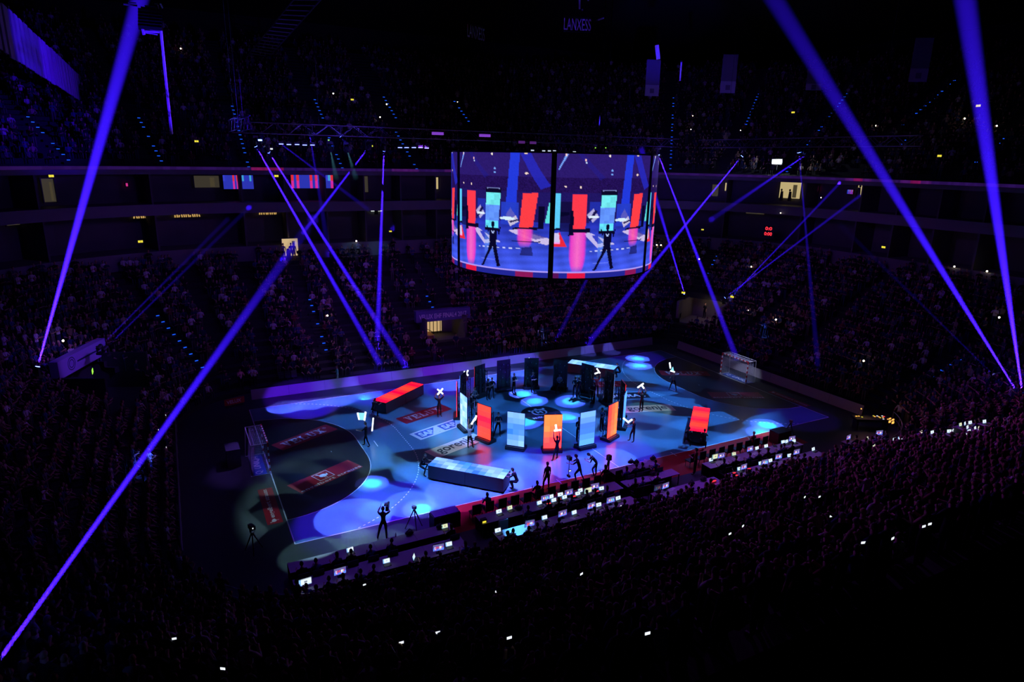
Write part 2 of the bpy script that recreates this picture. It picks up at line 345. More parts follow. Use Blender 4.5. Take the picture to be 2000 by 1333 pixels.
for x in (-4.5, 4.5):
    mb = MB(); line_strip(mb, [(x, -10.3), (x, -9.7)], 0.06, 0.0125, M_LINE); obj('bench_mark', mb, court)
EMB = MB()
def sponsor(q, base, label, draw, z=0.014):
    global EMB
    EMB = MB()
    o = obj('sponsor_print', MB().poly(q, base, z), court); o['label'] = label
    mb = MB(); draw(mb, q, z+0.003); obj('lettering', mb, o)
    if EMB.v: obj('emblem', EMB, o)
def d_velux(mb, q, z):
    put_quads(mb, SLAB, q, 0.10, 0.22, 0.84, 0.80, z, M_PWHITE); put_quads(EMB, ring_mark(), q, 0.86, 0.58, 0.92, 0.80, z, M_PWHITE)
def d_sap(mb, q, z):
    for u in (0.06, 0.53):
        put_quads(EMB, [[(0, 0), (0.55, 0), (1.0, 1), (0, 1)]], q, u, 0.14, u+0.40, 0.86, z, M_PBLUE)
        put_text(mb, 'SAP', q, u+0.03, 0.24, u+0.31, 0.76, z+0.003, M_PWHITE, bold=0.05, shear=0.12)
    put_quads(EMB, ring_mark(), q, 0.42, 0.14, 0.44, 0.24, z, M_PBLUE)
def d_gor(mb, q, z): put_text(mb, 'gorenje', q, 0.14, 0.08, 0.88, 0.90, z, M_PNAVY, bold=0.015)
def d_adm(mb, q, z): put_text(mb, 'ADMIRAL', q, 0.08, 0.25, 0.93, 0.75, z, M_PWHITE, bold=0.03)
def bird(q, mb, u0, v0, u1, v1, z, m):
    el = [(0.5+0.34*math.cos(t*math.pi/7), 0.52+0.26*math.sin(t*math.pi/7)) for t in range(14)]
    put_quads(mb, [el, [(0.22, 0.55), (0.32, 0.62), (0.22, 0.98), (0.14, 0.94)], R_(0.06, 0.88, 0.2, 0.96), R_(0.42, 0.0, 0.48, 0.35), R_(0.58, 0.0, 0.64, 0.35),
                   [(0.74, 0.5), (0.98, 0.72), (0.94, 0.40), (0.80, 0.36)]], q, u0, v0, u1, v1, z, m)
def d_str(mb, q, z):
    put_text(mb, 'engelbert strauss', q, 0.02, 0.02, 0.99, 0.24, z, M_PWHITE, bold=0.02, space=1.1)
    put_quads(EMB, [R_(0.36, 0.30, 0.37, 0.94), R_(0.59, 0.30, 0.60, 0.94), R_(0.36, 0.30, 0.60, 0.33), R_(0.36, 0.91, 0.60, 0.94)], q, 0, 0, 1, 1, z, M_PWHITE)
    bird(q, EMB, 0.40, 0.37, 0.56, 0.87, z, M_PWHITE)
def d_str2(mb, q, z):
    put_text(mb, 'engelbert strauss', q, 0.16, 0.30, 0.97, 0.72, z, M_PWHITE, bold=0.02); bird(q, EMB, 0.03, 0.2, 0.13, 0.8, z, M_PWHITE)
def d_uni(mb, q, z): put_text(mb, 'UNIQA', q, 0.30, 0.2, 0.95, 0.8, z, M_PWHITE, bold=0.03, shear=0.2); put_text(EMB, 'Q', q, 0.06, 0.2, 0.2, 0.8, z, M_PWHITE, bold=0.02)
def rectq(bl, br, h):
    bl = np.array(bl); br = np.array(br); d = (br-bl)/np.linalg.norm(br-bl); n = np.array([-d[1], d[0]])*h
    return [tuple(bl), tuple(br), tuple(br+n), tuple(bl+n)]
sponsor(rectq((-10.04, 2.36), (-5.85, 3.70), 1.37), M_PRED, 'red panel with white slab letters left of the LED ring', d_velux)
sponsor(rectq((5.85, 3.70), (10.04, 2.36), 1.37), M_PRED, 'red panel with white slab letters behind the LED ring', d_velux)
sponsor(rectq((-10.04, -0.77), (-5.85, 0.57), 1.37), M_PWHITE, 'white panel with two blue slanted blocks', d_sap)
sponsor(rectq((5.85, 0.57), (10.04, -0.77), 1.37), M_ZONE, 'black panel with white capitals', d_adm)
sponsor(rectq((-10.04, -3.90), (-5.85, -2.56), 1.37), M_PWHITE, 'white panel with dark lower-case letters on the left half', d_gor)
sponsor(rectq((5.85, -2.56), (10.04, -3.90), 1.37), M_PWHITE, 'white panel with dark lower-case letters on the right half', d_gor)
sponsor(rectq((-18.82, 1.48), (-14.75, 3.50), 1.37), M_PRED, 'red panel in the left goal area', d_velux)
sponsor(rectq((14.75, 3.50), (18.82, 1.48), 1.37), M_PRED, 'red panel in the right goal area', d_velux)
sponsor(rectq((-18.75, -4.93), (-14.70, -3.05), 1.50), M_PRED, 'red panel with bird emblem in the left goal area', d_str)
sponsor(rectq((14.70, -3.05), (18.75, -4.93), 1.50), M_PRED, 'red panel with bird emblem in the right goal area', d_str)
sponsor([(20.2, -3.85), (20.2, -7.7), (20.87, -7.7), (20.87, -3.85)], M_PRED, 'narrow red panel behind the right goal line', d_str2)
sponsor([(-20.2, -7.6), (-20.2, -3.4), (-21.0, -3.4), (-21.0, -7.6)], M_PRED, 'narrow red panel behind the left goal line', d_str2)
sponsor([(20.2, 1.5), (20.2, -1.62), (21.0, -1.62), (21.0, 1.5)], M_PBLUE, 'blue panel inside the right goal', d_uni)
sponsor([(-20.2, -1.5), (-20.2, 1.5), (-21.0, 1.5), (-21.0, -1.5)], M_PBLUE, 'blue panel inside the left goal', d_uni)
obj('sponsor_print', MB().poly([(20.25, 7.45), (20.25, 3.2), (20.95, 3.2), (20.95, 7.45)], M_GREYC, 0.014), court)['label'] = 'grey panel beside the far right corner'
disc = obj('centre_disc', MB().poly([(1.55*math.cos(t*math.pi/24), 1.55*math.sin(t*math.pi/24)) for t in range(48)], M_ZONE, 0.014), court)
dq = [(-0.75, -0.35), (0.75, -0.35), (0.75, 0.95), (-0.75, 0.95)]
M_LOGO = mat('print_lilac', (0.50, 0.50, 0.62), 0.4); mb = MB()
put_quads(mb, arc_strip(0.5, 0.5, 0.42, 0.44, 0.09, 150, 390, 14) + [R_(0.34, 0.30, 0.43, 0.72), R_(0.57, 0.30, 0.66, 0.72), R_(0.43, 0.46, 0.57, 0.56),
    [(0.10, 0.70), (0.22, 0.64), (0.30, 0.80), (0.70, 0.80), (0.78, 0.64), (0.90, 0.70), (0.76, 0.90), (0.24, 0.90)], R_(0.03, 0.78, 0.15, 0.98), R_(0.85, 0.78, 0.97, 0.98), R_(0.42, 0.88, 0.58, 1.08)], dq, 0, 0, 1, 1, 0.017, M_LOGO)
put_text(mb, 'HUSQVARNA', [(-1.05, -0.85), (1.05, -0.85), (1.05, -0.5), (-1.05, -0.5)], 0, 0, 1, 1, 0.017, M_LOGO, bold=0.02); obj('lettering', mb, disc)

# ------------------------------------------------------------------ goals
def make_goal(sx, label):
    t = thing('handball_goal', label, 'goal', (sx*20, 0, 0), 0 if sx > 0 else math.pi)
    # local: x backwards from the goal line
    for s in (-1, 1):
        mb = MB()
        for k in range(10): mb.box((0.04, s*1.54, 0.1+0.2*k), (0.08, 0.08, 0.2), M_WHITE if k % 2 == 0 else M_RED)
        obj('post', mb, t)
    mb = MB()
    for k in range(15): mb.box((0.04, -1.5+0.1+0.2*k, 2.04), (0.08, 0.2, 0.08), M_WHITE if k % 2 else M_RED)
    for s in (-1, 1): mb.box((0.04, s*1.54, 2.04), (0.08, 0.08, 0.08), M_RED)
    obj('crossbar', mb, t)
    for s in (-1, 1):
        mb = MB(); mb.tube((0.06, s*1.54, 2.04), (1.0, s*1.54, 2.04), 0.022, M_WHITE); mb.tube((1.0, s*1.54, 2.04), (1.15, s*1.54, 0.03), 0.022, M_WHITE)
        mb.tube((0.06, s*1.54, 0.03), (1.15, s*1.54, 0.03), 0.022, M_WHITE); obj('side_frame', mb, t)
    obj('back_bar', MB().tube((1.0, -1.54, 2.04), (1.0, 1.54, 2.04), 0.024, M_WHITE), t)
    mb = MB(); r = 0.006
    def grid(o, a, b, n, k):
        o = np.array(o, float); a = np.array(a, float); b = np.array(b, float)
        for i in range(n+1): mb.tube(o+a*i/n, o+a*i/n+b, r, M_NET, 3, cap=False)
        for i in range(k+1): mb.tube(o+b*i/k, o+b*i/k+a, r, M_NET, 3, cap=False)
    grid((0.78, -1.5, 2.0), (0, 3.0, 0), (0.22, 0, -1.97), 26, 18)
    for s in (-1, 1): grid((0.08, s*1.5, 2.0), (0.72, 0, 0), (0.1, 0, -1.97), 8, 18)
    grid((0.08, -1.5, 2.0), (0, 3.0, 0), (0.72, 0, 0), 26, 7)
    n = obj('net', mb, t); n['kind'] = 'stuff'
    return t
make_goal(-1, 'white-framed handball goal with net standing at the left end of the court')
make_goal(1, 'red and white striped handball goal at the right end of the court')
b = thing('transport_crate', 'grey box standing behind the left goal', 'crate', (-21.9, 0.9, 0)); obj('body', MB().box((0, 0, 0.55), (0.8, 1.2, 1.1), M_FASC), b); obj('lid', MB().box((0, 0, 1.13), (0.84, 1.24, 0.06), M_GREYC), b)

# ------------------------------------------------------------------ perimeter boards
def boards(p0, p1, n, label):
    p0 = np.array(p0, float); p1 = np.array(p1, float); d = p1-p0; L = np.linalg.norm(d); a = math.atan2(d[1], d[0])
    t = thing('perimeter_board', label, 'board', (*p0, 0), a)
    me = None
    for k in range(n):
        if me is None:
            mb = MB(); l = L/n-0.012; vs = [(0, 0, 0.02), (l, 0, 0.02), (l, -0.16, 0.82), (0, -0.16, 0.82), (0, -0.30, 0.02), (l, -0.30, 0.02), (l, -0.20, 0.82), (0, -0.20, 0.82)]
            mb.add(vs, [(0, 1, 2, 3)], mat('board_face', (0.30, 0.27, 0.30), 0.5)); mb.add(vs, [(5, 4, 7, 6), (3, 2, 6, 7), (0, 3, 7, 4), (1, 5, 6, 2), (0, 4, 5, 1)], M_DARK); me = mb.mesh('board_panel')
        link('board_panel', me, t, (k*L/n, 0, 0))
    return t
boards((20.6, 12.0), (-19.6, 12.1), 14, 'pale perimeter boards along the far sideline in front of the crowd')
boards((22.65, -10.9), (22.1, 9.9), 7, 'pale perimeter boards behind the right goal')
sb = thing('sponsor_sign', 'small red sign at the far left end of the court', 'sign', (-20.9, 11.3, 0), 0.25)
obj('panel', MB().box((0, 0, 0.42), (1.5, 0.08, 0.5), M_PRED), sb); obj('foot', MB().box((0, 0, 0.09), (1.3, 0.3, 0.16), M_DARK), sb)
mb = MB(); v, f = text_geo('VELUX', bold=0.03); mb.add([(-0.6+1.1*p[0], -0.045, 0.28+0.28*p[1]) for p in v], f, M_PWHITE); obj('lettering', mb, sb)

# ------------------------------------------------------------------ LED walls in a ring
def L3(r, g, b, k=1.0): c = lin(r, g, b); return (c[0]*k, c[1]*k, c[2]*k, 1)
def jitter(c, a): 
    k = 1+random.uniform(-a, a); return tuple(min(1.35, x*k) for x in c[:3])+(1,)
def mixc(a, b, t): return tuple(a[i]*(1-t)+b[i]*t for i in range(3))+(1,)
CY = [L3(190, 240, 250), L3(150, 215, 250), L3(215, 248, 252), L3(175, 230, 250)]
BL = [L3(90, 165, 250), L3(50, 138, 245), L3(120, 192, 255), L3(148, 212, 255), L3(172, 226, 255)]
def boost(c):
    """LED faces are brighter than the exposure can show: the leading channel runs past white"""
    r, g, b = c[:3]
    if r > b: return (min(1, r*3.2/5), g/5, b/5, 1)
    return (r/5, g*1.05/5, min(1, b*2.2/5), 1)
def c_cyan(u, v): return CY[(int(u*3)*7+int(v*6)*5) % 4]
def c_white(u, v): 
    t = abs(v-0.55)*1.6; return jitter(mixc(BL[1], BL[4], min(1, t*0.8+0.2*u*(v > 0.5))), 0.12)
def c_red(u, v): return mixc(L3(255, 85, 62), L3(235, 8, 75), math.exp(-((v-0.45)/0.22)**2)*0.95)
def c_orange(u, v): return jitter(mixc(L3(255, 160, 78), L3(255, 85, 85), max(0, min(1, (v-0.32)*2.2+(u-0.4)*0.5))), 0.10)
def c_orred(u, v): return jitter(mixc(L3(255, 80, 68), L3(255, 160, 72), min(1, max(0, u*0.9+(v-0.3)*0.3))), 0.10)
def c_blue(u, v): return mixc(mixc(L3(135, 195, 252), L3(70, 125, 222), min(1, v*2.2)), L3(110, 195, 255), max(0, (v-0.5)*1.8))
def c_sky(u, v): return jitter(mixc(L3(110, 190, 250), L3(85, 172, 245), v), 0.18)
tile_me = MB().box((0, 0, 0), (0.392, 0.025, 0.392), M_TILE).mesh('led_tile')
wall_frame = None
LEDC = [c_cyan, c_red, c_white, c_orange, c_blue, c_orred, c_sky, c_red, c_cyan, c_red, c_white, c_orange, c_blue, c_red, c_sky, c_red]
DESC = ['pale cyan LED wall at the left of the ring, seen at a slant', 'plain red LED wall on the left front of the ring', 'blue and white checked LED wall, front left of centre',
        'orange LED wall at the front of the ring behind the raised-arm performer', 'plain blue LED wall, front right of centre', 'orange and red LED wall on the right front of the ring',
        'sky blue LED wall seen edge-on at the right of the ring', 'dark back of the LED wall just behind the slanted sky blue wall']
DESC += ['dark back of the LED wall %s counted counter-clockwise from the right side of the ring' % o for o in ORD[1:8]] + ['LED wall seen edge-on at the far left of the ring, red-lit foot']
CX, CYR, RR = -0.3, -0.35, 6.36
for k in range(16):
    a = math.radians(180+22.5*k); rz = a+math.pi/2       # local -y faces outward
    t = thing('led_wall', DESC[k], 'led wall', (CX+RR*math.cos(a), CYR+RR*math.sin(a), 0), rz, 'LED walls standing in a ring on the court')
    if wall_frame is None:
        mb = MB(); mb.box((0, 0.05, 1.46), (1.22, 0.06, 2.44), M_BLACK); me_case = mb.mesh('case')
        mb = MB(); mb.box((0, 0.17, 0.11), (1.36, 0.72, 0.22), M_BLACK); mb.box((0, -0.20, 0.09), (1.30, 0.12, 0.17), M_DARK); me_base = mb.mesh('plinth')
        mb = MB()
        for x in (-0.45, 0.45):
            mb.tube((x, 0.46, 0.22), (x, 0.46, 2.2), 0.025, M_BLACK); mb.tube((x, 0.26, 0.22), (x, 0.26, 2.2), 0.025, M_BLACK)
            for i in range(7): mb.tube((x, 0.46 if i % 2 else 0.26, 0.25+i*0.28), (x, 0.26 if i % 2 else 0.46, 0.53+i*0.28), 0.012, M_BLACK, 4)
            mb.tube((x, 0.46, 2.1), (x, 0.08, 2.1), 0.02, M_BLACK, 5); mb.tube((x, 0.46, 1.1), (x, 0.08, 1.1), 0.02, M_BLACK, 5)
        me_truss = mb.mesh('brace')
        mb = MB()
        for x in (-0.4, 0.0, 0.4):
            for z in range(6): mb.box((x, 0.095, 0.46+0.4*z), (0.33, 0.03, 0.33), M_DARK)
        me_back = mb.mesh('rear_module'); 
        mb = MB()
        for x, z in ((-0.3, 0.7), (0.1, 1.15), (-0.12, 1.6), (0.34, 1.9), (0.3, 0.9), (-0.38, 2.2), (0.02, 2.3)): mb.box((x, 0.125, z), (0.04, 0.03, 0.09), M_ALU)
        me_clip = mb.mesh('connector'); wall_frame = True
    link('case', me_case, t); link('plinth', me_base, t); link('brace', me_truss, t); link('rear_module', me_back, t); link('connector', me_clip, t)
    for i in range(3):
        for j in range(6):
            o = link('led_tile', tile_me, t, (-0.4+0.4*i, 0.01, 2.46-0.4*j)); o.color = boost(LEDC[k](i/2, j/5))

# ------------------------------------------------------------------ LED carts lying flat
def cart(corner_a, direction, ln, colf, label, h=0.98):
    a = math.atan2(direction[1], direction[0])
    t = thing('led_cart', label, 'led cart', (*corner_a, 0), a, 'long LED carts rolled across the court')
    for s in range(2):
        L = ln/2; mb = MB(); mb.box((L*s+L/2, 0.62, 0.12+(h-0.12)/2), (L-0.02, 1.22, h-0.14), M_BLACK); o = obj('cart_body', mb, t)
        mb = MB()
        for x in (0.25, L-0.25):
            for y in (0.15, 1.1): mb.tube((L*s+x, y-0.03, 0.09), (L*s+x, y+0.03, 0.09), 0.09, M_DARK, 10)
        obj('caster', mb, o)
        for i in range(6):
            for j in range(3):
                q = link('led_tile', tile_me, t, (L*s+0.205+0.4*i*(L/2.42), 0.22+0.4*j, h)); q.rotation_euler = (math.pi/2, 0, 0); q.color = boost(colf((s*6+i)/11, j/2))
    return t
def b_red(u, v): return mixc(L3(255, 78, 48), L3(240, 2, 62), 0.5+0.5*math.cos(u*13.5))
def b_blue(u, v): 
    return jitter(mixc(BL[1], BL[4], 0.5+0.5*math.sin(u*9+v*2.2-1.2)), 0.28)
def b_cyan(u, v): return jitter(mixc(L3(85, 180, 240), L3(165, 225, 252), 0.5+0.5*math.sin(u*9+1)), 0.3)
def dirn(a, b): d = np.array(b)-np.array(a); return d/np.linalg.norm(d)
cart((-10.85, 4.68), dirn((-10.85, 4.68), (-6.85, 7.44)), 4.86, b_red, 'red LED cart near the far sideline on the left half')
cart((-11.62, -6.44), dirn((-11.62, -6.44), (-8.30, -9.92)), 4.86, b_blue, 'blue and white checked LED cart near the front sideline')
cart((7.10, 7.60), dirn((7.10, 7.60), (9.75, 4.34)), 4.30, b_cyan, 'cyan LED cart behind the ring near the far sideline')
cart((7.43, -9.9), dirn((6.56, -9.04), (10.13, -5.64)), 4.86, b_red, 'red LED cart on the right half seen end on')
#PART3
# ------------------------------------------------------------------ people
def V(*a): return np.array(a, float)
def nrm(v): v = np.asarray(v, float); return v/np.linalg.norm(v)
ARM = dict(down=(V(0.18, 0.03, -1), V(0.08, 0.18, -1)), up=(V(0.45, 0.25, 1), V(-0.25, 0.15, 1)), wide=(V(1, 0.15, 0.45), V(0.15, 0.1, 1)), fwd=(V(0.15, 0.75, -0.6), V(-0.1, 1, 0.1)),
           hold=(V(0.2, 0.35, -0.9), V(-0.45, 0.85, 0.25)), cross=(V(0.25, 0.25, -0.95), V(-1, 0.55, 0.1)), high=(V(0.2, 0.35, 0.95), V(-0.1, 0.2, 1)), shoulder=(V(0.30, 0.75, -0.10), V(-0.45, 0.25, 0.9)),
           clap=(V(0.25, 0.55, -0.75), V(-0.5, 0.7, 0.5)), desk=(V(0.2, 0.6, -0.8), V(-0.25, 1, -0.05)), loop=(V(0.75, 0.1, 0.75), V(-0.45, 0.05, 1)))
LEG = dict(stand=(V(0.06, 0.02, -1), V(0.02, -0.03, -1)), wide=(V(0.30, 0.02, -1), V(0.22, -0.03, -1)), fore=(V(0.08, 0.40, -1), V(0.04, 0.05, -1)), back=(V(0.08, -0.25, -1), V(0.04, -0.45, -1)),
           sit=(V(0.12, 1, -0.05), V(0.02, 0.08, -1)), kneel=(V(0.15, 0.9, -0.35), V(0.02, -0.25, -1)), squat=(V(0.25, 0.9, 0.15), V(0.05, -0.45, -0.9)), lunge=(V(0.2, 0.65, -0.75), V(0.05, -0.25, -1)))
def skeleton(al, ar, ll, lr, lean=(0, 0, 1), head=(0, 0.05, 1), fingers=True, broad=1.0):
    P = []; E = []; Rr = []; T = []
    def n(p, r, par, t):
        P.append(np.array(p, float)); Rr.append(r); T.append(t)
        if par is not None: E.append((par, len(P)-1))
        return len(P)-1
    L = nrm(lean); X = V(1, 0, 0)
    pel = n((0, 0, 0), 0.135, None, 'leg'); wai = n(L*0.17, 0.118, pel, 'top'); che = n(L*0.36, 0.142*broad, wai, 'top'); upc = n(L*0.47, 0.115*broad, che, 'top')
    nek = n(L*0.555+V(0, 0.01, 0), 0.055, upc, 'skin'); hd = nrm(head); sk = n(P[nek]+hd*0.09, 0.06, nek, 'skin')
    for s, (ua, fa) in ((-1, al), (1, ar)):
        m = V(s, 1, 1)
        sh = n(P[upc]+X*s*0.175*broad-L*0.005, 0.062, upc, 'top'); u = nrm(ua*m); f = nrm(fa*m)
        um = n(P[sh]+u*0.15, 0.050, sh, 'top'); el = n(P[sh]+u*0.29, 0.041, um, 'sleeve'); fm = n(P[el]+f*0.13, 0.038, el, 'arm'); wr = n(P[el]+f*0.25, 0.027, fm, 'hand')
        if fingers:
            side = nrm(np.cross(f, V(0.3*s, 0.2, 0.9))); pm = n(P[wr]+f*0.055, 0.034, wr, 'hand'); nn = np.cross(side, f)
            for k in range(4):
                ln = (0.075, 0.088, 0.082, 0.064)[k]; b = P[pm]+f*0.030+side*(k-1.5)*0.019
                a1 = n(b, 0.0095, pm, 'hand'); a2 = n(b+f*ln*0.55+nn*0.010, 0.0085, a1, 'hand'); n(b+f*ln*0.95+nn*0.035, 0.007, a2, 'hand')
            t1 = n(P[pm]-f*0.01-side*0.040, 0.011, pm, 'hand'); n(P[t1]+f*0.045-side*0.018, 0.0085, t1, 'hand')
        else: n(P[wr]+f*0.10, 0.033, wr, 'hand')
    for s, (th, shn) in ((-1, ll), (1, lr)):
        m = V(s, 1, 1); hp = n((s*0.095, 0, -0.05), 0.092, pel, 'leg'); t = nrm(th*m); c = nrm(shn*m)
        tm = n(P[hp]+t*0.20, 0.078, hp, 'leg'); kn = n(P[hp]+t*0.415, 0.057, tm, 'leg'); cm = n(P[kn]+c*0.15, 0.054, kn, 'leg'); an = n(P[kn]+c*0.39, 0.038, cm, 'leg')
        hl = n(P[an]+V(0, 0.03, -0.055), 0.042, an, 'shoe'); n(P[an]+V(s*0.02, 0.17, -0.062), 0.036, hl, 'shoe')
    low = min(p[2]-0.035 for p, t in zip(P, T) if t == 'shoe')
    P = [p-V(0, 0, low) for p in P]
    return P, E, Rr, T, nek, hd
def head_verts(c, d, sub):
    bm = bmesh.new(); bmesh.ops.create_icosphere(bm, subdivisions=sub, radius=1.0)
    z = Vector(d); y = Vector((0, 1, 0)); y = (y-z*y.dot(z)).normalized(); x = y.cross(z)
    vs = []; cl = []
    for v in bm.verts:
        p = v.co; q = Vector((p.x*0.076, p.y*0.096, p.z*0.118))
        if p.y > 0: q.x *= 1-0.12*max(0, -p.z); q.y *= 1-0.10*max(0, -p.z-0.2)
        if sub > 1 and p.y > 0.75 and abs(p.x) < 0.22 and -0.35 < p.z < 0.12: q.y += 0.020*(1-abs(p.x)/0.22)          # nose
        if sub > 1 and p.y > 0.6 and 0.15 < abs(p.x) < 0.5 and -0.05 < p.z < 0.2: q.y -= 0.007                        # eye sockets
        if sub > 1 and abs(p.x) > 0.9 and abs(p.z) < 0.3: q.x *= 1.16                                               # ears
        vs.append(tuple(Vector(c)+x*q.x+y*q.y+z*q.z))
    fs = []; kind = []
    for f in bm.faces:
        fs.append(tuple(v.index for v in f.verts)); m = f.calc_center_median()
        eye = sub > 1 and m.y > 0.7 and 0.2 < abs(m.x) < 0.45 and -0.02 < m.z < 0.15
        mouth = sub > 1 and m.y > 0.72 and abs(m.x) < 0.28 and -0.58 < m.z < -0.42
        kind.append('hair' if (m.z > 0.42 or m.y < -0.25) and not (m.z < -0.62) else ('eye' if eye else ('mouth' if mouth else 'skin')))
    bm.free(); return vs, fs, kind
M_EYE = mat('eye', (0.02, 0.02, 0.02), 0.3); M_MOUTH = mat('lips', (0.30, 0.10, 0.09), 0.5)
def body_mesh(name, pose, mats, sub=1, fingers=True, headsub=3, **kw):
    P, E, Rr, T, nek, hd = skeleton(*pose, fingers=fingers, **kw)
    me = bpy.data.meshes.new(name); bm = bmesh.new(); lay = bm.verts.layers.skin.verify()
    bv = []
    for i, p in enumerate(P):
        v = bm.verts.new(p); v[lay].radius = (Rr[i], Rr[i]); v[lay].use_root = (i == 0); bv.append(v)
    for a, b in E: bm.edges.new((bv[a], bv[b]))
    bm.to_mesh(me); bm.free()
    o = bpy.data.objects.new('tmp', me); COL.objects.link(o)
    s = o.modifiers.new('s', 'SKIN'); s.use_smooth_shade = True; s.branch_smoothing = 0.6
    if sub: q = o.modifiers.new('q', 'SUBSURF'); q.levels = sub; q.render_levels = sub
    bpy.context.view_layer.update()
    m2 = bpy.data.meshes.new_from_object(o.evaluated_get(bpy.context.evaluated_depsgraph_get()))
    bpy.data.objects.remove(o); bpy.data.meshes.remove(me)
    nv = len(m2.vertices); co = np.empty(nv*3); m2.vertices.foreach_get('co', co); co = co.reshape(-1, 3)
    fs = [tuple(p.vertices) for p in m2.polygons]; bpy.data.meshes.remove(m2)
    A = np.array([P[a] for a, b in E]); B = np.array([P[b] for a, b in E]); TT = [T[b] if T[b] not in ('top',) else 'top' for a, b in E]
    cen = np.array([co[list(f)].mean(0) for f in fs]); ab = B-A; l2 = (ab**2).sum(1)
    t = np.clip(((cen[:, None]-A[None])*ab[None]).sum(2)/l2, 0, 1); dd = np.linalg.norm(A[None]+t[..., None]*ab[None]-cen[:, None], axis=2)
    kinds = [TT[i] for i in dd.argmin(1)]
    hv, hf, hk = head_verts(P[nek]+hd*0.175, hd, headsub)
    vs = [tuple(p) for p in co]+hv; fs = fs+[tuple(i+nv for i in f) for f in hf]; kinds += hk
    order = []; out = bpy.data.meshes.new(name); out.from_pydata(vs, [], fs); mi = []
    for k in kinds:
        mm = mats[k] if k in mats else mats['skin']
        if mm not in order: order.append(mm)
        mi.append(order.index(mm))
    for mm in order: out.materials.append(mm)
    out.polygons.foreach_set('material_index', mi); out.polygons.foreach_set('use_smooth', [True]*len(fs)); out.update()
    return out, P, nek, hd
def mats_for(top=M_CLOTH, leg=M_CLOTH, sleeve=None, arm=None, hair=M_HAIR, shoe=M_SHOE):
    return dict(top=top, leg=leg, sleeve=sleeve or top, arm=arm or M_SKIN, hand=M_SKIN, skin=M_SKIN, hair=hair, shoe=shoe, eye=M_EYE, mouth=M_MOUTH)
def hair_mesh(c, hd, m, long=False):
    bm = bmesh.new(); bmesh.ops.create_icosphere(bm, subdivisions=2, radius=1.0)
    bmesh.ops.delete(bm, geom=[f for f in bm.faces if (lambda q: not (q.z > 0.40 or q.y < (-0.15 if q.z > (-0.95 if long else -0.45) else -9)))(f.calc_center_median())], context='FACES')
    z = Vector(hd); y = Vector((0, 1, 0)); y = (y-z*y.dot(z)).normalized(); x = y.cross(z)
    for v in bm.verts:
        p = v.co.copy(); k = 1.0+(0.9 if long and p.z < -0.1 else 0)
        v.co = Vector(c)+x*p.x*0.084+y*(p.y*0.106)+z*(p.z*0.127*k)
    me = bpy.data.meshes.new('hair'); bm.to_mesh(me); bm.free(); me.materials.append(m); return me
def person(label, px, py, heading, pose, mats=None, z=0.0, h=1.76, group=None, long=False, at=None, zoff=0.0, **kw):
    """one figure standing at the floor point seen at (px, py); heading 0 faces +y, counter-clockwise degrees"""
    mats = mats or mats_for()
    p = np.array(at, float) if at is not None else gz(px, py, z)
    me, P, nek, hd = body_mesh('person', pose, mats, **kw)
    o = link('person', me, None, (p[0], p[1], p[2]+zoff), math.radians(heading)); k = h/1.76; o.scale = (k, k, k); tag(o, label, 'person', group)
    hm = hair_mesh(P[nek]+hd*0.180, hd, mats['hair'], long); link('hair', hm, o)
    o['_h'] = [float(x) for x in (P[nek]+hd*0.2)]
    return o
def wpos(o, local):  # local point on the figure to world
    a = o.rotation_euler[2]; k = o.scale[0]; x, y, z = [c*k for c in local]
    return V(o.location[0]+x*math.cos(a)-y*math.sin(a), o.location[1]+x*math.sin(a)+y*math.cos(a), o.location[2]+z)
def light_bars(label, base, bars, heading, extra=None):
    """glowing bars held by a performer: list of (centre, length, angle) in the upright plane facing the heading"""
    t = thing('light_prop', label, 'light prop', base, math.radians(heading))
    for (x, z, ln, an) in bars:
        m = Matrix.Rotation(math.radians(an), 3, 'Y'); obj('light_bar', MB().box((x, 0, z), (ln, 0.06, 0.11), M_GLOW, mtx=m), t)
    for pts in (extra or []):
        mb = MB(); n = len(pts); vs = [(p[0], -0.03, p[1]) for p in pts]+[(p[0], 0.03, p[1]) for p in pts]
        mb.add(vs, [tuple(range(n)), tuple(range(2*n-1, n-1, -1))]+[(i, i+n, (i+1) % n+n, (i+1) % n) for i in range(n)], M_CYANGLOW); obj('light_panel', mb, t)
    return t
A_, G_ = ARM, LEG
PERF = mats_for(M_CLOTH, M_CLOTH); PERF_REDLIT = mats_for(M_REDC, M_CLOTH, arm=M_SKIN)  # red top colour stands in for red light on the rear performer
XB = [(0, 0, 0.62, 45), (0, 0, 0.62, -45)]
def performer(lab, px, py, hdg, pose, bars, plab, dz=0.34, dx=0.0, dy=0.22, mats=PERF, extra=None, h=1.74, bh=None, z=0.0, **kw):
    o = person(lab, px, py, hdg, pose, mats, h=h, z=z, **kw); hp = list(o['_h'])
    light_bars(plab, wpos(o, (hp[0]+dx, hp[1]+dy, hp[2]+dz)), bars, hdg if bh is None else bh, extra); return o
TOCAM = 150
performer('performer in black in mid-step beside the left goal area under a lit board', 716, 872, 60, (A_['fwd'], A_['high'], G_['back'], G_['fore']),
          [(-0.22, 0.05, 0.5, 80), (0.22, 0.08, 0.62, 100)], 'slanted glowing board with cyan middle over the performer beside the left goal area', dz=0.45, bh=-30, extra=[[(-0.2, -0.2), (0.16, -0.2), (0.26, 0.3), (-0.26, 0.28)]])
t = thing('light_prop', 'upright glowing bar beside the striding performer near the left goal area', 'light prop', gz(727, 849, 0.35), 0); obj('light_bar', MB().tube((0, 0, 0.25), (0.12, 0, 1.2), 0.05, M_GLOW, 8), t)
performer('performer in black standing on the left red print, arms bent up to a glowing cross', 858, 814, 180, (A_['loop'], A_['loop'], G_['stand'], G_['stand']), XB, 'glowing white cross over the performer on the left red print', dz=0.40)
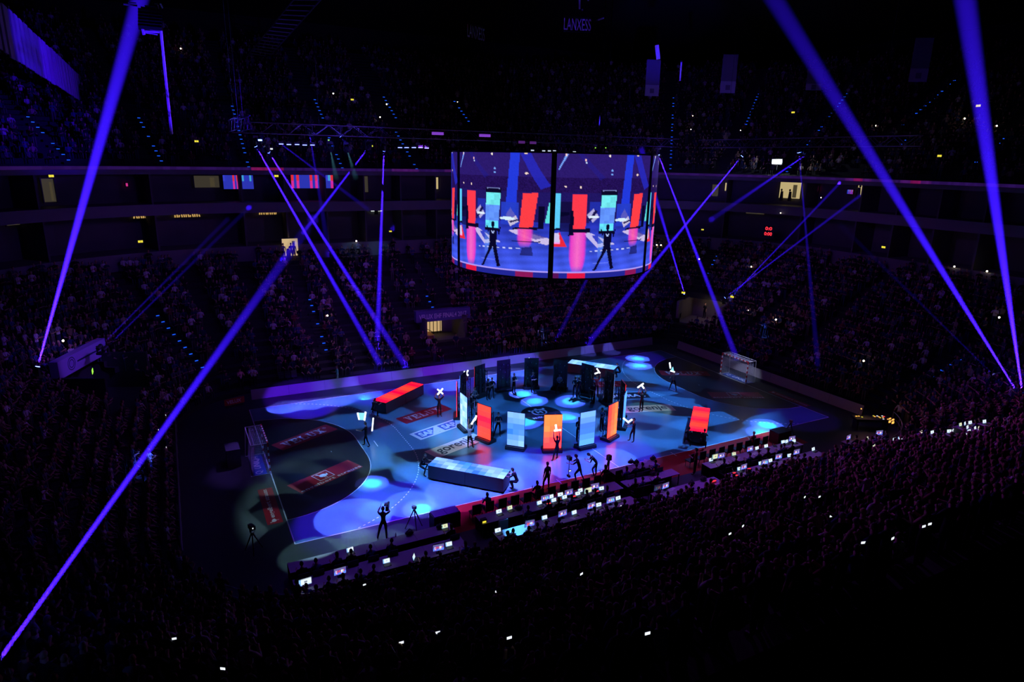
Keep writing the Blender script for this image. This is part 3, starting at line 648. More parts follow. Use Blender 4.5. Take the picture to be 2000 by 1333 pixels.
performer('blond performer in cropped top before the left red LED wall, raising one arm', 917, 877, -60, (A_['high'], A_['up'], G_['stand'], G_['fore']), [(0, 0, 0.5, -60), (0.16, 0.24, 0.34, -75)], 'bent glowing bar held up by the blond performer', dz=0.22, dx=0.08, dy=0.3,
          mats=mats_for(M_LIGHTC, M_CLOTH, arm=M_SKIN, hair=M_BLOND), long=True, bh=-20)
performer('performer in black with both arms raised in front of the orange LED wall', 1087, 900, 0, (A_['high'], A_['high'], G_['wide'], G_['fore']), [(0.02, 0, 0.52, 5), (-0.1, 0.22, 0.42, 80)], 'glowing angle piece held up in front of the orange LED wall', dz=0.36, dx=0.10, dy=0.2)
performer('performer in black right of the ring holding out a lit shape', 1236, 863, 75, (A_['fwd'], A_['fwd'], G_['stand'], G_['fore']), [(-0.05, 0, 0.55, 40), (0.22, -0.06, 0.4, -35)], 'bent glowing bar held beside the slanted sky blue wall', dz=-0.05, dx=0.0, dy=0.55, bh=-20)
performer('performer in black standing on the right white print, arms curved above the head', 1252, 805, 0, (A_['loop'], A_['loop'], G_['stand'], G_['stand']), [(0, 0.05, 0.62, -25), (0.2, -0.05, 0.5, 50)], 'glowing T shape over the performer on the right white print', dz=0.38, dx=-0.05)
performer('performer in dark trousers standing wide at the edge of the right goal area', 1314, 763, 120, (A_['wide'], A_['fwd'], G_['wide'], G_['wide']), [(-0.45, 0.55, 0.55, 75), (-0.12, -0.02, 0.5, 20)], 'two glowing shapes waved at the edge of the right goal area', dz=0.16, bh=0, extra=[[(-0.35, 0.0), (0.05, -0.12), (-0.12, 0.38)]], mats=mats_for(M_GREYC, M_CLOTH))
performer('performer with red light painted into the top, arms up behind the right rear LED walls', 1164, 776, 160, (A_['high'], A_['wide'], G_['stand'], G_['stand']), [(0, 0.1, 0.5, -55), (0.1, -0.08, 0.42, 20)], 'glowing Y shape over the performer coloured as red-lit', dz=0.40, mats=PERF_REDLIT, h=1.9)
performer('performer hidden behind the left rear LED wall, only head and hands above it', 906, 783, 200, (A_['loop'], A_['loop'], G_['stand'], G_['stand']), XB, 'glowing white cross above the left rear LED wall', dz=0.44, mats=mats_for(M_REDC, M_CLOTH), h=1.95)
performer('performer hidden behind the rear centre LED wall', 1029, 752, 180, (A_['high'], A_['high'], G_['stand'], G_['stand']), [(0, 0, 0.5, -50), (0.05, 0.14, 0.4, 60), (-0.12, -0.12, 0.3, 20)], 'glowing star shape above the rear centre LED wall', dz=0.34, h=1.9)
ST = (A_['down'], A_['down'], G_['stand'], G_['stand']); HD = (A_['hold'], A_['hold'], G_['stand'], G_['stand']); CR = (A_['cross'], A_['cross'], G_['stand'], G_['wide'])
for lab, px, py, hd, pose, m in (
    ('stagehand in black with folded arms just behind the red front LED wall', 973, 852, 160, CR, None), ('stagehand in black standing behind the blue front LED wall', 1129, 862, 170, HD, None),
    ('musician in black standing behind the orange and red LED wall', 1174, 842, 200, HD, mats_for(M_NAVY, M_CLOTH)), ('musician in a dress standing inside the ring at the far side, hands at chin', 1000, 766, 200, HD, None),
    ('singer in black nearer the left in the far part of the ring', 950, 780, 190, HD, None), ('singer in black at the right of a pair in the far part of the ring', 960, 778, 170, CR, None),
    ('musician in front of the rear centre LED wall', 1038, 760, 190, HD, mats_for(M_NAVY, M_CLOTH)), ('musician in a pale tee in front of the rear right LED wall', 1097, 763, 180, CR, mats_for(M_LIGHTC, M_CLOTH)),
    ('musician in dark blue, left of a pair before the right rear LED wall', 1129, 772, 150, HD, mats_for(M_NAVY, M_NAVY)), ('musician in dark blue, right of a pair before the right rear LED wall', 1139, 773, 180, ST, mats_for(M_NAVY, M_NAVY)),
    ('tall musician in black at the right inside of the ring', 1161, 788, 60, ST, None), ('musician in black with a lit face beside the tall musician', 1171, 785, 110, HD, None),
    ('musician in a grey cap behind the slanted cyan LED wall', 920, 798, 200, HD, mats_for(M_GREYC, M_CLOTH)), ('musician in a pale striped jacket behind the red front LED wall', 931, 830, 230, HD, mats_for(mat('striped_jacket', (0.35, 0.32, 0.26), 0.8), M_CLOTH)),
    ('musician in black at the left inside of the ring', 912, 812, 240, HD, None)):
    p = gz(px, py); r = math.hypot(p[0]+0.3, p[1]+0.35); k = min(1.0, 5.25/r); person(lab, 0, 0, hd, pose, m, at=(-0.3+(p[0]+0.3)*k, -0.35+(p[1]+0.35)*k, 0.004))
SQ = (A_['fwd'], A_['fwd'], G_['squat'], G_['kneel'])
for lab, p, hd in (('stagehand crouching at the right end of the front LED cart', (-7.35, -9.95), 45), ('stagehand crouching at the left end of the front LED cart', (-11.75, -5.55), -135), ('stagehand with long hair at the left end of the far red LED cart', (-11.9, 4.6), -55),
                        ('stagehand bending at the right end of the cyan LED cart', (10.6, 4.3), 40), ('stagehand crouching at the near end of the right red LED cart', (6.75, -10.35), -46), ('second stagehand pushing the near end of the right red LED cart', (6.0, -9.65), -46)):
    person(lab, 0, 0, hd, SQ, lean=(0, 0.45, 1), head=(0, 0.4, 1), long='long' in lab, at=(*p, 0.0))
# crew at the near sideline
person('photographer in shorts walking across the near sideline', 1068, 958, 10, (A_['down'], A_['down'], G_['fore'], G_['stand']), h=1.8)
cm = person('camera operator in shorts leaning forward on the near sideline', 1131, 941, 55, (A_['fwd'], A_['fwd'], G_['lunge'], G_['back']), mats_for(M_CLOTH, M_CLOTH), lean=(0, 0.35, 1), head=(0, 0.3, 1), h=1.85)
g = thing('stabilised_camera', 'pole-mounted camera held by the leaning operator on the near sideline', 'camera', wpos(cm, (0, 0.62, 0.25)), 0)
obj('pole', MB().tube((0, 0, 0), (0, 0, 1.15), 0.022, M_DARK), g); obj('camera_body', MB().box((0, 0, 1.25), (0.2, 0.3, 0.22), M_DARK).box((0, 0.2, 1.25), (0.1, 0.14, 0.1), M_BLACK), g); obj('monitor', MB().box((0, -0.1, 0.45), (0.2, 0.05, 0.13), M_DARK).box((0, -0.13, 0.45), (0.13, 0.012, 0.08), M_SCRW), g)
obj('counterweight', MB().box((0, 0, 0.06), (0.12, 0.25, 0.12), M_DARK), g)
person('camera assistant bending forward with a cable beside the operator', 1164, 931, 60, (A_['hold'], A_['hold'], G_['lunge'], G_['stand']), lean=(0, 0.9, 1), head=(0, 0.9, 0.7))
sc = person('shoulder-camera man in black standing at the near left sideline', 750, 1055, -25, (A_['shoulder'], A_['shoulder'], G_['wide'], G_['stand']), h=1.86)
g = thing('shoulder_camera', 'broadcast camera on the shoulder of the man at the near left sideline', 'camera', wpos(sc, (0.20, 0.1, 1.62)), math.radians(-25))
obj('camera_body', MB().box((0, 0.05, 0.08), (0.14, 0.42, 0.24), M_DARK), g); obj('lens', MB().tube((0, 0.26, 0.08), (0, 0.5, 0.10), 0.06, M_BLACK, 10), g); obj('handle', MB().box((0, 0.05, 0.27), (0.04, 0.3, 0.04), M_DARK).box((0, -0.05, 0.23), (0.04, 0.04, 0.08), M_DARK), g)
obj('viewfinder', MB().box((-0.12, 0.16, 0.16), (0.1, 0.2, 0.08), M_DARK), g)
def tripod(label, p, h, cat='tripod', lamp=False):
    t = thing('camera_tripod', label, cat, p, 0.4)
    for k in range(3): a = 2.1*k; obj('leg', MB().tube((0, 0, h), (0.42*h*math.cos(a), 0.42*h*math.sin(a), 0.02), 0.035, M_BLACK, r1=0.025), t)
    obj('head', MB().box((0, 0, h+0.08), (0.16, 0.2, 0.16), M_ALU), t)
    if lamp: obj('camera_body', MB().box((0, 0, h+0.27), (0.18, 0.4, 0.2), M_DARK), t); obj('tally_light', MB().box((-0.05, -0.22, h+0.3), (0.05, 0.02, 0.05), M_SCRW), t)
    return t
tripod('black tripod standing empty on the near sideline left of the desks', gz(810, 1036), 1.25)
tripod('small camera on a tripod with a bright tally light, left of the near left corner', gz(496, 1078), 1.1, lamp=True)
tripod('black tripod at the near right corner of the court', gz(1541, 853), 1.1)
person('steward in a green vest walking behind the far boards', 673, 742, 90, (A_['down'], A_['hold'], G_['fore'], G_['back']), mats_for(mat('green_vest', (0.10, 0.50, 0.28), 0.8), mat('green_trousers', (0.05, 0.2, 0.08), 0.8)), at=(-12.6, 12.9, 0.0))
person('coach in red standing at the left end of the right desk block', 1356, 927, 30, (A_['hold'], A_['down'], G_['stand'], G_['stand']), mats_for(mat('dark_red_clothes', (0.20, 0.02, 0.03), 0.8), M_CLOTH))
# team benches: chairs along the near sideline
def chair_mesh():
    t = thing('bench_chair', '', 'chair', (0, 0, 0))
    obj('seat', MB().box((0, 0, 0.45), (0.50, 0.48, 0.06), M_BLACK), t); mb = MB(); mb.box((0, -0.25, 0.76), (0.50, 0.05, 0.52), M_BLACK); obj('backrest', mb, t)
    for x in (-0.21, 0.21):
        for y in (-0.2, 0.2): obj('leg', MB().tube((x, y, 0), (x, y, 0.43), 0.018, M_DARK, 5), t)
    return t
ch0 = chair_mesh(); first = True
def chairs(lst, txt):
    global first
    for i, (x, y) in enumerate(lst):
        lab = 'black chair facing the court, %s from the left %s' % (ORD[i], txt)
        if first: ch0.location = (x, y, 0); ch0['label'] = lab; ch0['group'] = 'bench chairs along the near sideline'; first = False
        else: dup(ch0, (x, y, 0), random.uniform(-0.06, 0.06), lab, 'bench chairs along the near sideline')
chairs([(-10.9+0.78*i, -11.75) for i in range(13)], 'before the left-hand desks')
chairs([(4.2+0.8*i, -11.9) for i in range(9)], 'before the right-hand desks')
SITC = (A_['hold'], A_['hold'], G_['sit'], G_['sit'])
person('person seated on a bench chair holding a camera, left part of the chair row', 0, 0, 0, SITC, at=(-7.0, -11.7, 0.02))
person('person in a grey shirt on the bench chair at the left end', 0, 0, 0, SITC, mats_for(M_GREYC, M_CLOTH), at=(-10.12, -11.7, 0.02))
person('dark-haired person seated at the right end of the left chair row', 0, 0, 0, SITC, at=(-2.32, -11.7, 0.02), long=True)
person('bald person seated on a bench chair near the right follow spot', 0, 0, 0, SITC, mats_for(M_REDC, M_CLOTH, hair=M_SKIN), at=(9.8, -11.85, 0.02))
bx = thing('flight_case', 'dark flight case at the left end of the left chair row', 'case', (-12.6, -11.7, 0), 0.02); obj('body', MB().box((0, 0, 0.42), (1.5, 0.7, 0.84), M_DARK), bx); obj('lid', MB().box((-0.36, 0, 0.87), (0.7, 0.66, 0.05), M_GREYC).box((0.36, 0, 0.87), (0.7, 0.66, 0.05), M_GREYC), bx)
bx = thing('flight_case', 'reddish case standing at the right end of the right chair row', 'case', gz(1522, 862), 0.02); obj('body', MB().box((0, 0, 0.4), (1.3, 0.8, 0.8), mat('case_red', (0.12, 0.03, 0.04), 0.5)), bx); obj('lid', MB().box((0, 0, 0.82), (1.32, 0.82, 0.05), M_DARK), bx)
pp = thing('padded_post', 'forked black post with padded top on the red strip', 'post', gz(1187, 935), 0.2)
obj('leg', MB().tube((-0.32, 0, 0), (-0.05, 0, 1.25), 0.05, M_BLACK), pp); obj('leg', MB().tube((0.12, 0.1, 0), (0.03, 0, 1.25), 0.05, M_BLACK), pp); obj('pad', MB().box((0, 0, 1.4), (0.24, 0.24, 0.32), M_BLACK), pp)
#PART4
# ------------------------------------------------------------------ desks, screens and the people working at them
def picture(name, cols, wd, ht, m=None):
    ny, nx = cols.shape[:2]; vs = []; fs = []; cc = []
    for j in range(ny):
        for i in range(nx):
            o = len(vs); x0 = -wd/2+wd*i/nx; x1 = -wd/2+wd*(i+1)/nx; z1 = ht/2-ht*j/ny; z0 = ht/2-ht*(j+1)/ny
            vs += [(x0, 0, z0), (x1, 0, z0), (x1, 0, z1), (x0, 0, z1)]; fs.append((o, o+1, o+2, o+3)); cc += [tuple(cols[j, i])]*4
    me = bpy.data.meshes.new(name); me.from_pydata(vs, [], fs); a = me.color_attributes.new('Col', 'FLOAT_COLOR', 'POINT')
    a.data.foreach_set('color', np.array([(*c, 1.0) for c in cc], dtype=np.float32).ravel()); me.materials.append(m or M_PICT); me.update(); return me
def show_cols(seed, k=1.0):
    r = np.random.default_rng(seed); c = np.zeros((9, 14, 3)); c[:] = np.array(lin(70, 60, 170)); c[5:] = np.array(lin(80, 120, 255))
    c[:2] = np.array(lin(90, 70, 150)); 
    for i in range(2, 12):
        col = [lin(255, 70, 90), lin(255, 235, 240), lin(120, 230, 255), lin(60, 40, 140)][r.integers(4)]; h = r.integers(3, 5); c[3:3+h, i] = col
    c[6:8, 3] = lin(255, 80, 180); c[6:8, 9] = lin(255, 80, 180); c += r.uniform(0, 0.12, c.shape); return c*k
def doc_cols(seed):
    r = np.random.default_rng(seed); c = np.ones((8, 12, 3))*np.array(lin(225, 240, 255))*1.15; c[:, :2] *= np.array([0.35, 0.6, 0.9]) if r.random() > 0.4 else 1
    c[3:5, 5:8] *= r.uniform(0.25, 0.7); c[0] *= 0.55; c[7] *= np.array([0.5, 0.7, 1.0]); return c
def cream_cols(seed): return doc_cols(seed)*np.array([0.95, 0.85, 0.5])
DISP = []
def laptop_meshes():
    mb = MB(); mb.box((0, 0, 0.011), (0.34, 0.24, 0.022), M_DARK); b = mb.mesh('keyboard_base')
    mb = MB(); mb.box((0, 0.012, 0.118), (0.34, 0.014, 0.236), M_DARK); l = mb.mesh('lid')
    mb = MB(); mb.box((0, 0.02, 0.30), (0.56, 0.035, 0.36), M_DARK); c = mb.mesh('housing'); mb = MB(); mb.box((0, 0.04, 0.06), (0.06, 0.03, 0.12), M_DARK); mb.box((0, 0.02, 0.008), (0.24, 0.18, 0.016), M_DARK); s = mb.mesh('stand'); return b, l, c, s
LB, LL, MC, MS = laptop_meshes()
SCR_W = [picture('display', doc_cols(k), 0.325, 0.215) for k in range(4)]; SCR_Y = picture('display', cream_cols(9), 0.325, 0.215)
SCR_M = [picture('display', show_cols(k), 0.53, 0.33) for k in range(4)]; SCR_D = picture('display', show_cols(7, 0.15), 0.53, 0.33)
def laptop(p, label, kind, rz, group):
    if kind in ('m', 'd'):
        t = thing('monitor', label, 'monitor', p, rz, group); link('stand', MS, t); h = link('housing', MC, t); d = link('display', SCR_D if kind == 'd' else random.choice(SCR_M), h, (0, -0.002, 0.30)); DISP[:] = [d]
    else:
        t = thing('laptop', label, 'laptop', p, rz, group); link('keyboard_base', LB, t, (0, -0.12, 0)); h = link('lid', LL, t, (0, 0.0, 0.02)); h.rotation_euler = (math.radians(-14), 0, 0)
        d = link('display', SCR_Y if kind == 'y' else random.choice(SCR_W), h, (0, 0.003, 0.120))
    return t
DESKS = [  # x0, x1, back y, front y, wording, screens (px, py, kind), heads
 (-20.75, -12.7, -12.62, -13.45, 'left front desk', [(684, 1075, 'w'), (869, 1029, 'y')], [(587, 1095), (617, 1093), (657, 1080), (683, 1074), (721, 1061), (763, 1060), (881, 1026)]),
 (-20.75, -12.7, -14.0, -15.1, 'left rear desk', [(596, 1137, 'm2'), (664, 1116, 'm'), (755, 1097, 'w'), (811, 1091, 'e'), (860, 1075, 'm'), (877, 1064, 'w')], [(599, 1142), (638, 1128), (672, 1129), (709, 1122), (733, 1122), (835, 1085), (910, 1060)]),
 (-11.25, -2.3, -12.6, -13.5, 'middle front desk', [(975, 1000, 'w'), (996, 993, 'y'), (1054, 983, 'w'), (1065, 973, 'm'), (1077, 971, 'w'), (1082, 978, 'w'), (1095, 967, 'w'), (1103, 972, 'w'), (1111, 962, 'm'), (1129, 965, 'w'), (1134, 959, 'w'),
   (1152, 961, 'Y'), (1162, 950, 'm'), (1175, 955, 'w')], [(1030, 989), (1066, 976), (1088, 972), (1113, 966), (1140, 957), (1161, 956), (1185, 951)]),
 (-11.1, -2.5, -14.4, -15.2, 'middle rear desk', [(973, 1037, 'w'), (1035, 1023, 'm'), (1064, 1012, 'w'), (1099, 1003, 'm'), (1122, 1002, 'w'), (1155, 988, 'm'), (1170, 987, 'w'), (1193, 977, 'm'), (1208, 974, 'w')],
   [(999, 1037), (1051, 1026), (1070, 1023), (1163, 995), (1178, 986), (1203, 983)]),
 (-1.75, 1.6, -11.25, -12.05, 'sideline officials desk', [], [(1221, 912), (1253, 917), (1270, 916), (1294, 909)]),
 (-2.0, 1.9, -12.75, -13.5, 'second officials desk', [], [(1239, 937), (1254, 933), (1286, 928)]),
 (-1.3, 3.5, -14.65, -15.5, 'rearmost officials desk', [(1285, 953, 'd'), (1300, 949, 'm')], [(1297, 959), (1332, 948)]),
 (4.1, 12.4, -13.0, -13.8, 'right front desk', [(1386, 897, 'w'), (1395, 891, 'Y'), (1409, 890, 'm'), (1431, 886, 'y'), (1465, 877, 'm'), (1477, 875, 'w'), (1497, 872, 'w'), (1508, 867, 'e'), (1530, 864, 'w'), (1537, 863, 'w'), (1547, 857, 'm'), (1551, 862, 'w')],
   [(1404, 894), (1430, 890), (1459, 884), (1480, 880), (1497, 876), (1522, 870), (1530, 869), (1545, 864)]),
 (4.4, 12.4, -14.7, -15.5, 'right rear desk', [(1429, 918, 'e'), (1440, 914, 'w'), (1453, 912, 'm'), (1483, 904, 'w'), (1494, 903, 'm'), (1503, 899, 'w'), (1521, 892, 'm'), (1539, 889, 'w'), (1556, 883, 'm'), (1585, 876, 'w')],
   [(1455, 919), (1468, 912), (1486, 906), (1509, 902), (1538, 900)])]
DESKP = [body_mesh('person', (A_['desk'], A_['desk'], G_['sit'], G_['sit']), mats_for(), lean=(0, 0.22, 1), sub=1),
         body_mesh('person', (A_['desk'], A_['hold'], G_['sit'], G_['sit']), mats_for(M_NAVY, M_CLOTH), lean=(0.06, 0.3, 1), head=(0.1, 0.3, 1)),
         body_mesh('person', (A_['hold'], A_['desk'], G_['sit'], G_['sit']), mats_for(mat('blue_shirt', (0.10, 0.16, 0.42), 0.8), M_CLOTH), lean=(-0.05, 0.15, 1))]
HAIRM = [hair_mesh(p[1][p[2]]+p[3]*0.18, p[3], m, l) for p, m, l in ((DESKP[0], M_HAIR, False), (DESKP[1], M_HAIR, False), (DESKP[2], M_HAIR, False))]
HAIRL = [hair_mesh(p[1][p[2]]+p[3]*0.18, p[3], M_HAIR, True) for p in DESKP]
CLO = ['black', 'navy', 'blue']
for (x0, x1, yb, yf, txt, scr, heads) in DESKS:
    t = thing('desk_row', 'long table with pale cloth top, the '+txt, 'desk', ((x0+x1)/2, (yb+yf)/2, 0)); L = x1-x0; D = yb-yf; n = max(1, round(L/2))
    me = MB().box((0, 0, 0.735), (L/n-0.008, D, 0.03), M_CLOTHTOP).mesh('table_top')
    for k in range(n): link('table_top', me, t, (-L/2+L/n*(k+0.5), 0, 0))
    obj('skirt', MB().box((0, D/2-0.02, 0.36), (L, 0.02, 0.72), M_BLACK), t)
    for k in range(n+1):
        for s in (-1, 1): obj('leg', MB().box((-L/2+0.04+(L-0.08)*k/n, s*(D/2-0.06), 0.36), (0.04, 0.04, 0.72), M_DARK), t)
    for i, (px, py, kd) in enumerate(sorted(scr)):
        big = kd in ('m', 'd', 'm2', 'Y'); p = gz(px, py, 1.05 if big else 0.88); p[2] = 0.75; p[1] = min(max(p[1], yf+0.22), yb-0.08); p[0] = min(max(p[0], x0+0.2), x1-0.2)
        q = laptop(p, '%s, %s screen from the left on the %s' % ('flat monitor with coloured picture' if big else 'open laptop with bright screen', ORD[i], txt), {'m2': 'm', 'Y': 'm', 'e': 'w'}.get(kd, kd), random.uniform(-0.12, 0.12)+(0.9 if kd == 'e' else 0), 'screens on the desks')
        if kd in ('m2', 'Y'): DISP[0].data = picture('display', doc_cols(31) if kd == 'm2' else cream_cols(33), 0.53, 0.33)
    for i, (px, py) in enumerate(sorted(heads)):
        p = gz(px, py, 1.28); p[1] = yf-0.42; p[2] = 0; k = (i*5+len(txt)) % 3 if txt[0] != 'o' else 0
        lg = (i+len(scr)) % 4 == 0
        o = link('person', DESKP[k][0], None, p, random.uniform(-0.25, 0.25)); tag(o, 'person in %s%s, %s from the left behind the %s' % (CLO[k], ' with long hair' if lg else '', ORD[i], txt), 'person', 'people working at the desks')
        link('hair', (HAIRL if lg else HAIRM)[k], o)
        dup(ch0, (p[0], p[1]-0.02, 0), 0, 'desk chair under the %s person on the %s' % (ORD[i], txt), 'desk chairs')
# small things on the desks
def small(name, label, cat, px, py, z, parts, group=None, rz=0.0, at=None):
    t = thing(name, label, cat, at if at is not None else gz(px, py, z), rz, group)
    for nm, mb in parts: obj(nm, mb, t)
    return t
for i, (px, py) in enumerate(((1072, 986), (1092, 978), (1121, 972), (1166, 962))):
    small('control_panel', 'small panel of red keys, %s of four on the middle front desk' % ORD[i], 'control panel', px, py, 0.76, [('body', MB().box((0, 0, 0.03), (0.34, 0.2, 0.06), M_DARK)), ('key_row', MB().box((0, 0, 0.065), (0.22, 0.09, 0.012), M_DIGIT))])
for i, (px, py) in enumerate(((1438, 931), (1463, 918), (1462, 922), (1434, 926))):
    small('control_panel', 'red lit panel on the right rear desk, %s one' % ['leftmost upper', 'rightmost', 'second from right', 'leftmost lower'][i], 'control panel', px, py, 0.76, [('body', MB().box((0, 0, 0.03), (0.3, 0.2, 0.06), M_DARK)), ('key_row', MB().box((0, 0, 0.065), (0.2, 0.1, 0.012), M_DIGIT))])
small('result_display', 'small red number display at the right end of the rear officials desk', 'display', 1392, 942, 0.78, [('body', MB().box((0, 0, 0.08), (0.42, 0.12, 0.16), M_DARK)), ('digits', MB().box((0, -0.065, 0.09), (0.36, 0.012, 0.1), M_DIGIT))])
small('yellow_badge_box', 'little box with yellow front at the left end of the middle desks', 'box', 945, 1021, 0.76, [('body', MB().box((0, 0.04, 0.1), (0.3, 0.2, 0.2), M_DARK)), ('front', MB().box((0, -0.068, 0.06), (0.2, 0.012, 0.1), M_EXITY))])
def bag(): return [('body', MB().ball((0, 0, 0.12), 0.2, M_BLACK, 8, 5, (1.2, 0.8, 0.6))), ('strap', MB().tube((-0.18, 0, 0.16), (0, 0, 0.34), 0.015, M_DARK, 5).tube((0, 0, 0.34), (0.18, 0, 0.16), 0.015, M_DARK, 5))]
for i, (px, py) in enumerate(sorted(((1232, 906), (1242, 907), (1275, 899), (1350, 948), (1373, 939), (1275, 928), (1012, 996), (800, 1045), (1000, 1050), (860, 1032)))):
    small('shoulder_bag', 'black bag lying on a desk, %s bag from the left' % ORD[i], 'bag', px, py, 0.75, bag(), 'black bags on the desks')
def bottle(): return [('body', MB().tube((0, 0, 0), (0, 0, 0.18), 0.035, M_ALU, 8)), ('cap', MB().tube((0, 0, 0.18), (0, 0, 0.23), 0.015, M_DARK, 6))]
for i, (px, py) in enumerate(sorted(((773, 1049), (893, 1000), (1020, 993), (1216, 928), (700, 1118)))):
    small('drink_bottle', 'metal drink bottle on a desk, %s of five from the left' % ORD[i], 'bottle', px, py, 0.75, bottle(), 'bottles on the desks')
def paper(): return [('sheet', MB().box((0, 0, 0.004), (0.3, 0.21, 0.008), M_PWHITE)), ('sheet', MB().box((0.2, 0.12, 0.008), (0.3, 0.21, 0.008), M_PWHITE, 0.4))]
for i, (px, py) in enumerate(sorted(((1118, 1013), (1095, 1008), (1156, 999), (1195, 990), (1440, 897), (1525, 902), (1470, 888), (1500, 878), (1260, 903), (1240, 913), (985, 1046), (1310, 958)))):
    small('paper_stack', 'white papers on a desk under the screens, %s pile from the left' % ORD[i], 'papers', px, py, 0.75, paper(), 'papers on the desks', random.uniform(-0.5, 0.5))
small('hung_jacket', 'pale jacket hung over a chair back at the middle desks', 'jacket', 0, 0, 0, [('cloth', MB().box((0, 0, 0.72), (0.5, 0.16, 0.56), M_LIGHTC).box((0, 0.05, 1.0), (0.42, 0.12, 0.06), M_LIGHTC))], at=(-10.25, -13.9, 0))
spot('desk_spot_light', (-7.5, -6, 19.6), gz(1012, 1038, 0.75), 90000, (0.08, 0.42, 1.0), 4.6, 0.6, 0.03)
for (px, py, pw, c) in ((1110, 1000, 60, (0.35, 0.3, 1.0)), (990, 1020, 40, (0.2, 0.2, 1.0)), (1480, 890, 40, (0.5, 0.5, 1.0))): pass
spot('desk_wash_light', (-14, -8, 19), (-16.5, -14, 0.7), 1300, (0.17, 0.05, 1.0), 30, 0.5, 0.1)
spot('desk_wash_light', (-4, -8, 19), (-6.5, -14, 0.7), 1000, (0.17, 0.05, 1.0), 34, 0.5, 0.1)
spot('desk_wash_light', (2, -8, 19), (1, -14, 0.7), 2700, (0.17, 0.05, 1.0), 24, 0.5, 0.1)
spot('desk_wash_light', (10, -8, 19), (8, -14.4, 0.7), 1300, (0.28, 0.2, 1.0), 30, 0.5, 0.1)

# ------------------------------------------------------------------ bowl: path of the front row, offset outwards by d
XL, XR, YN, YF, RC = -25.2, 24.5, -16.3, 14.0, 7.0
def build_path():
    pts = []
    def seg(a, b, nrm_, step=1.0):
        L = math.hypot(b[0]-a[0], b[1]-a[1]); k = max(1, int(L/step))
        for i in range(k): pts.append((a[0]+(b[0]-a[0])*i/k, a[1]+(b[1]-a[1])*i/k, *nrm_))
    def arc(cx, cy, a0, a1, k=16):
        for i in range(k):
            a = math.radians(a0+(a1-a0)*i/k); pts.append((cx+RC*math.cos(a), cy+RC*math.sin(a), math.cos(a), math.sin(a)))
    arc(XL+RC, YN+RC, 270, 180); seg((XL, YN+RC), (XL, YF-RC), (-1, 0)); arc(XL+RC, YF-RC, 180, 90); seg((XL+RC, YF), (XR-RC, YF), (0, 1))
    arc(XR-RC, YF-RC, 90, 0); seg((XR, YF-RC), (XR, YN+RC), (1, 0)); arc(XR-RC, YN+RC, 0, -90); seg((XR-RC, YN), (XL+RC, YN), (0, -1))
    return np.array(pts)
PATH = build_path(); NP = len(PATH)
def bp(s, d, z):
    i = int(math.floor(s)) % NP; j = (i+1) % NP; t = s-math.floor(s); a = PATH[i]*(1-t)+PATH[j]*t; n = a[2:]/np.hypot(*a[2:]); return np.array([a[0]+n[0]*d, a[1]+n[1]*d, z])
def bn(s): i = int(math.floor(s)) % NP; j = (i+1) % NP; t = s-math.floor(s); a = PATH[i]*(1-t)+PATH[j]*t; return a[2:]/np.hypot(*a[2:])
RD, RH, Z0, NR = 0.8, 0.42, 0.40, 20
UD0, UZ0, URH, UNR = 18.5, 17.7, 0.46, 34
def zl(d): return Z0+RH*math.floor(d/RD+1e-6)
def zu(d): return UZ0+URH*math.floor((d-UD0)/RD+1e-6)
# holes (tunnels) given as centre point, half width along the row, d range
def near_idx(x, y): return int(np.argmin([abs((x-p[0])*p[3]-(y-p[1])*p[2])+(1e3 if (x-p[0])*p[2]+(y-p[1])*p[3] < -1 else 0)+0.02*math.hypot(x-p[0], y-p[1]) for p in PATH]))
HOLES = []   # (index centre, half width m, d0, d1)
def hole(x, y, hw, d0, d1): HOLES.append((near_idx(x, y), hw, d0, d1))
hole(-0.9, 18, 2.1, 3.4, 6.9); hole(29.6, 13.3, 2.4, 3.2, 8.0); hole(-31.0, 12.3, 3.0, 3.2, 7.2)
def in_hole(s, d, pad=0.0):
    p = bp(s, d, 0)
    for (i, hw, d0, d1) in HOLES:
        c = bp(i, d, 0); dx = min(abs(s-i), NP-abs(s-i))
        if dx < 14 and d0-pad < d < d1+pad and np.hypot(*(p-c)[:2]) < hw+pad: return True
    return False
NEAR0 = [k for k in range(NP) if PATH[k][3] < -0.5]      # indices on the near side
def sweep(name, prof, m, idx, parent=None, fn=None):
    vs = []; fs = []; n = len(prof)
    for k in idx: vs += [tuple(bp(k, d, z)) for d, z in prof]
    for a in range(len(idx)-1):
        if (idx[a+1]-idx[a]) % NP != 1: continue
        for b in range(n-1): fs.append((a*n+b, a*n+b+1, (a+1)*n+b+1, (a+1)*n+b))
    me = bpy.data.meshes.new(name); me.from_pydata(vs, [], fs); me.materials.append(m); me.update(); return link(name, me, parent)
FARIDX = [k for k in range(NP) if PATH[k][3] > -0.55]
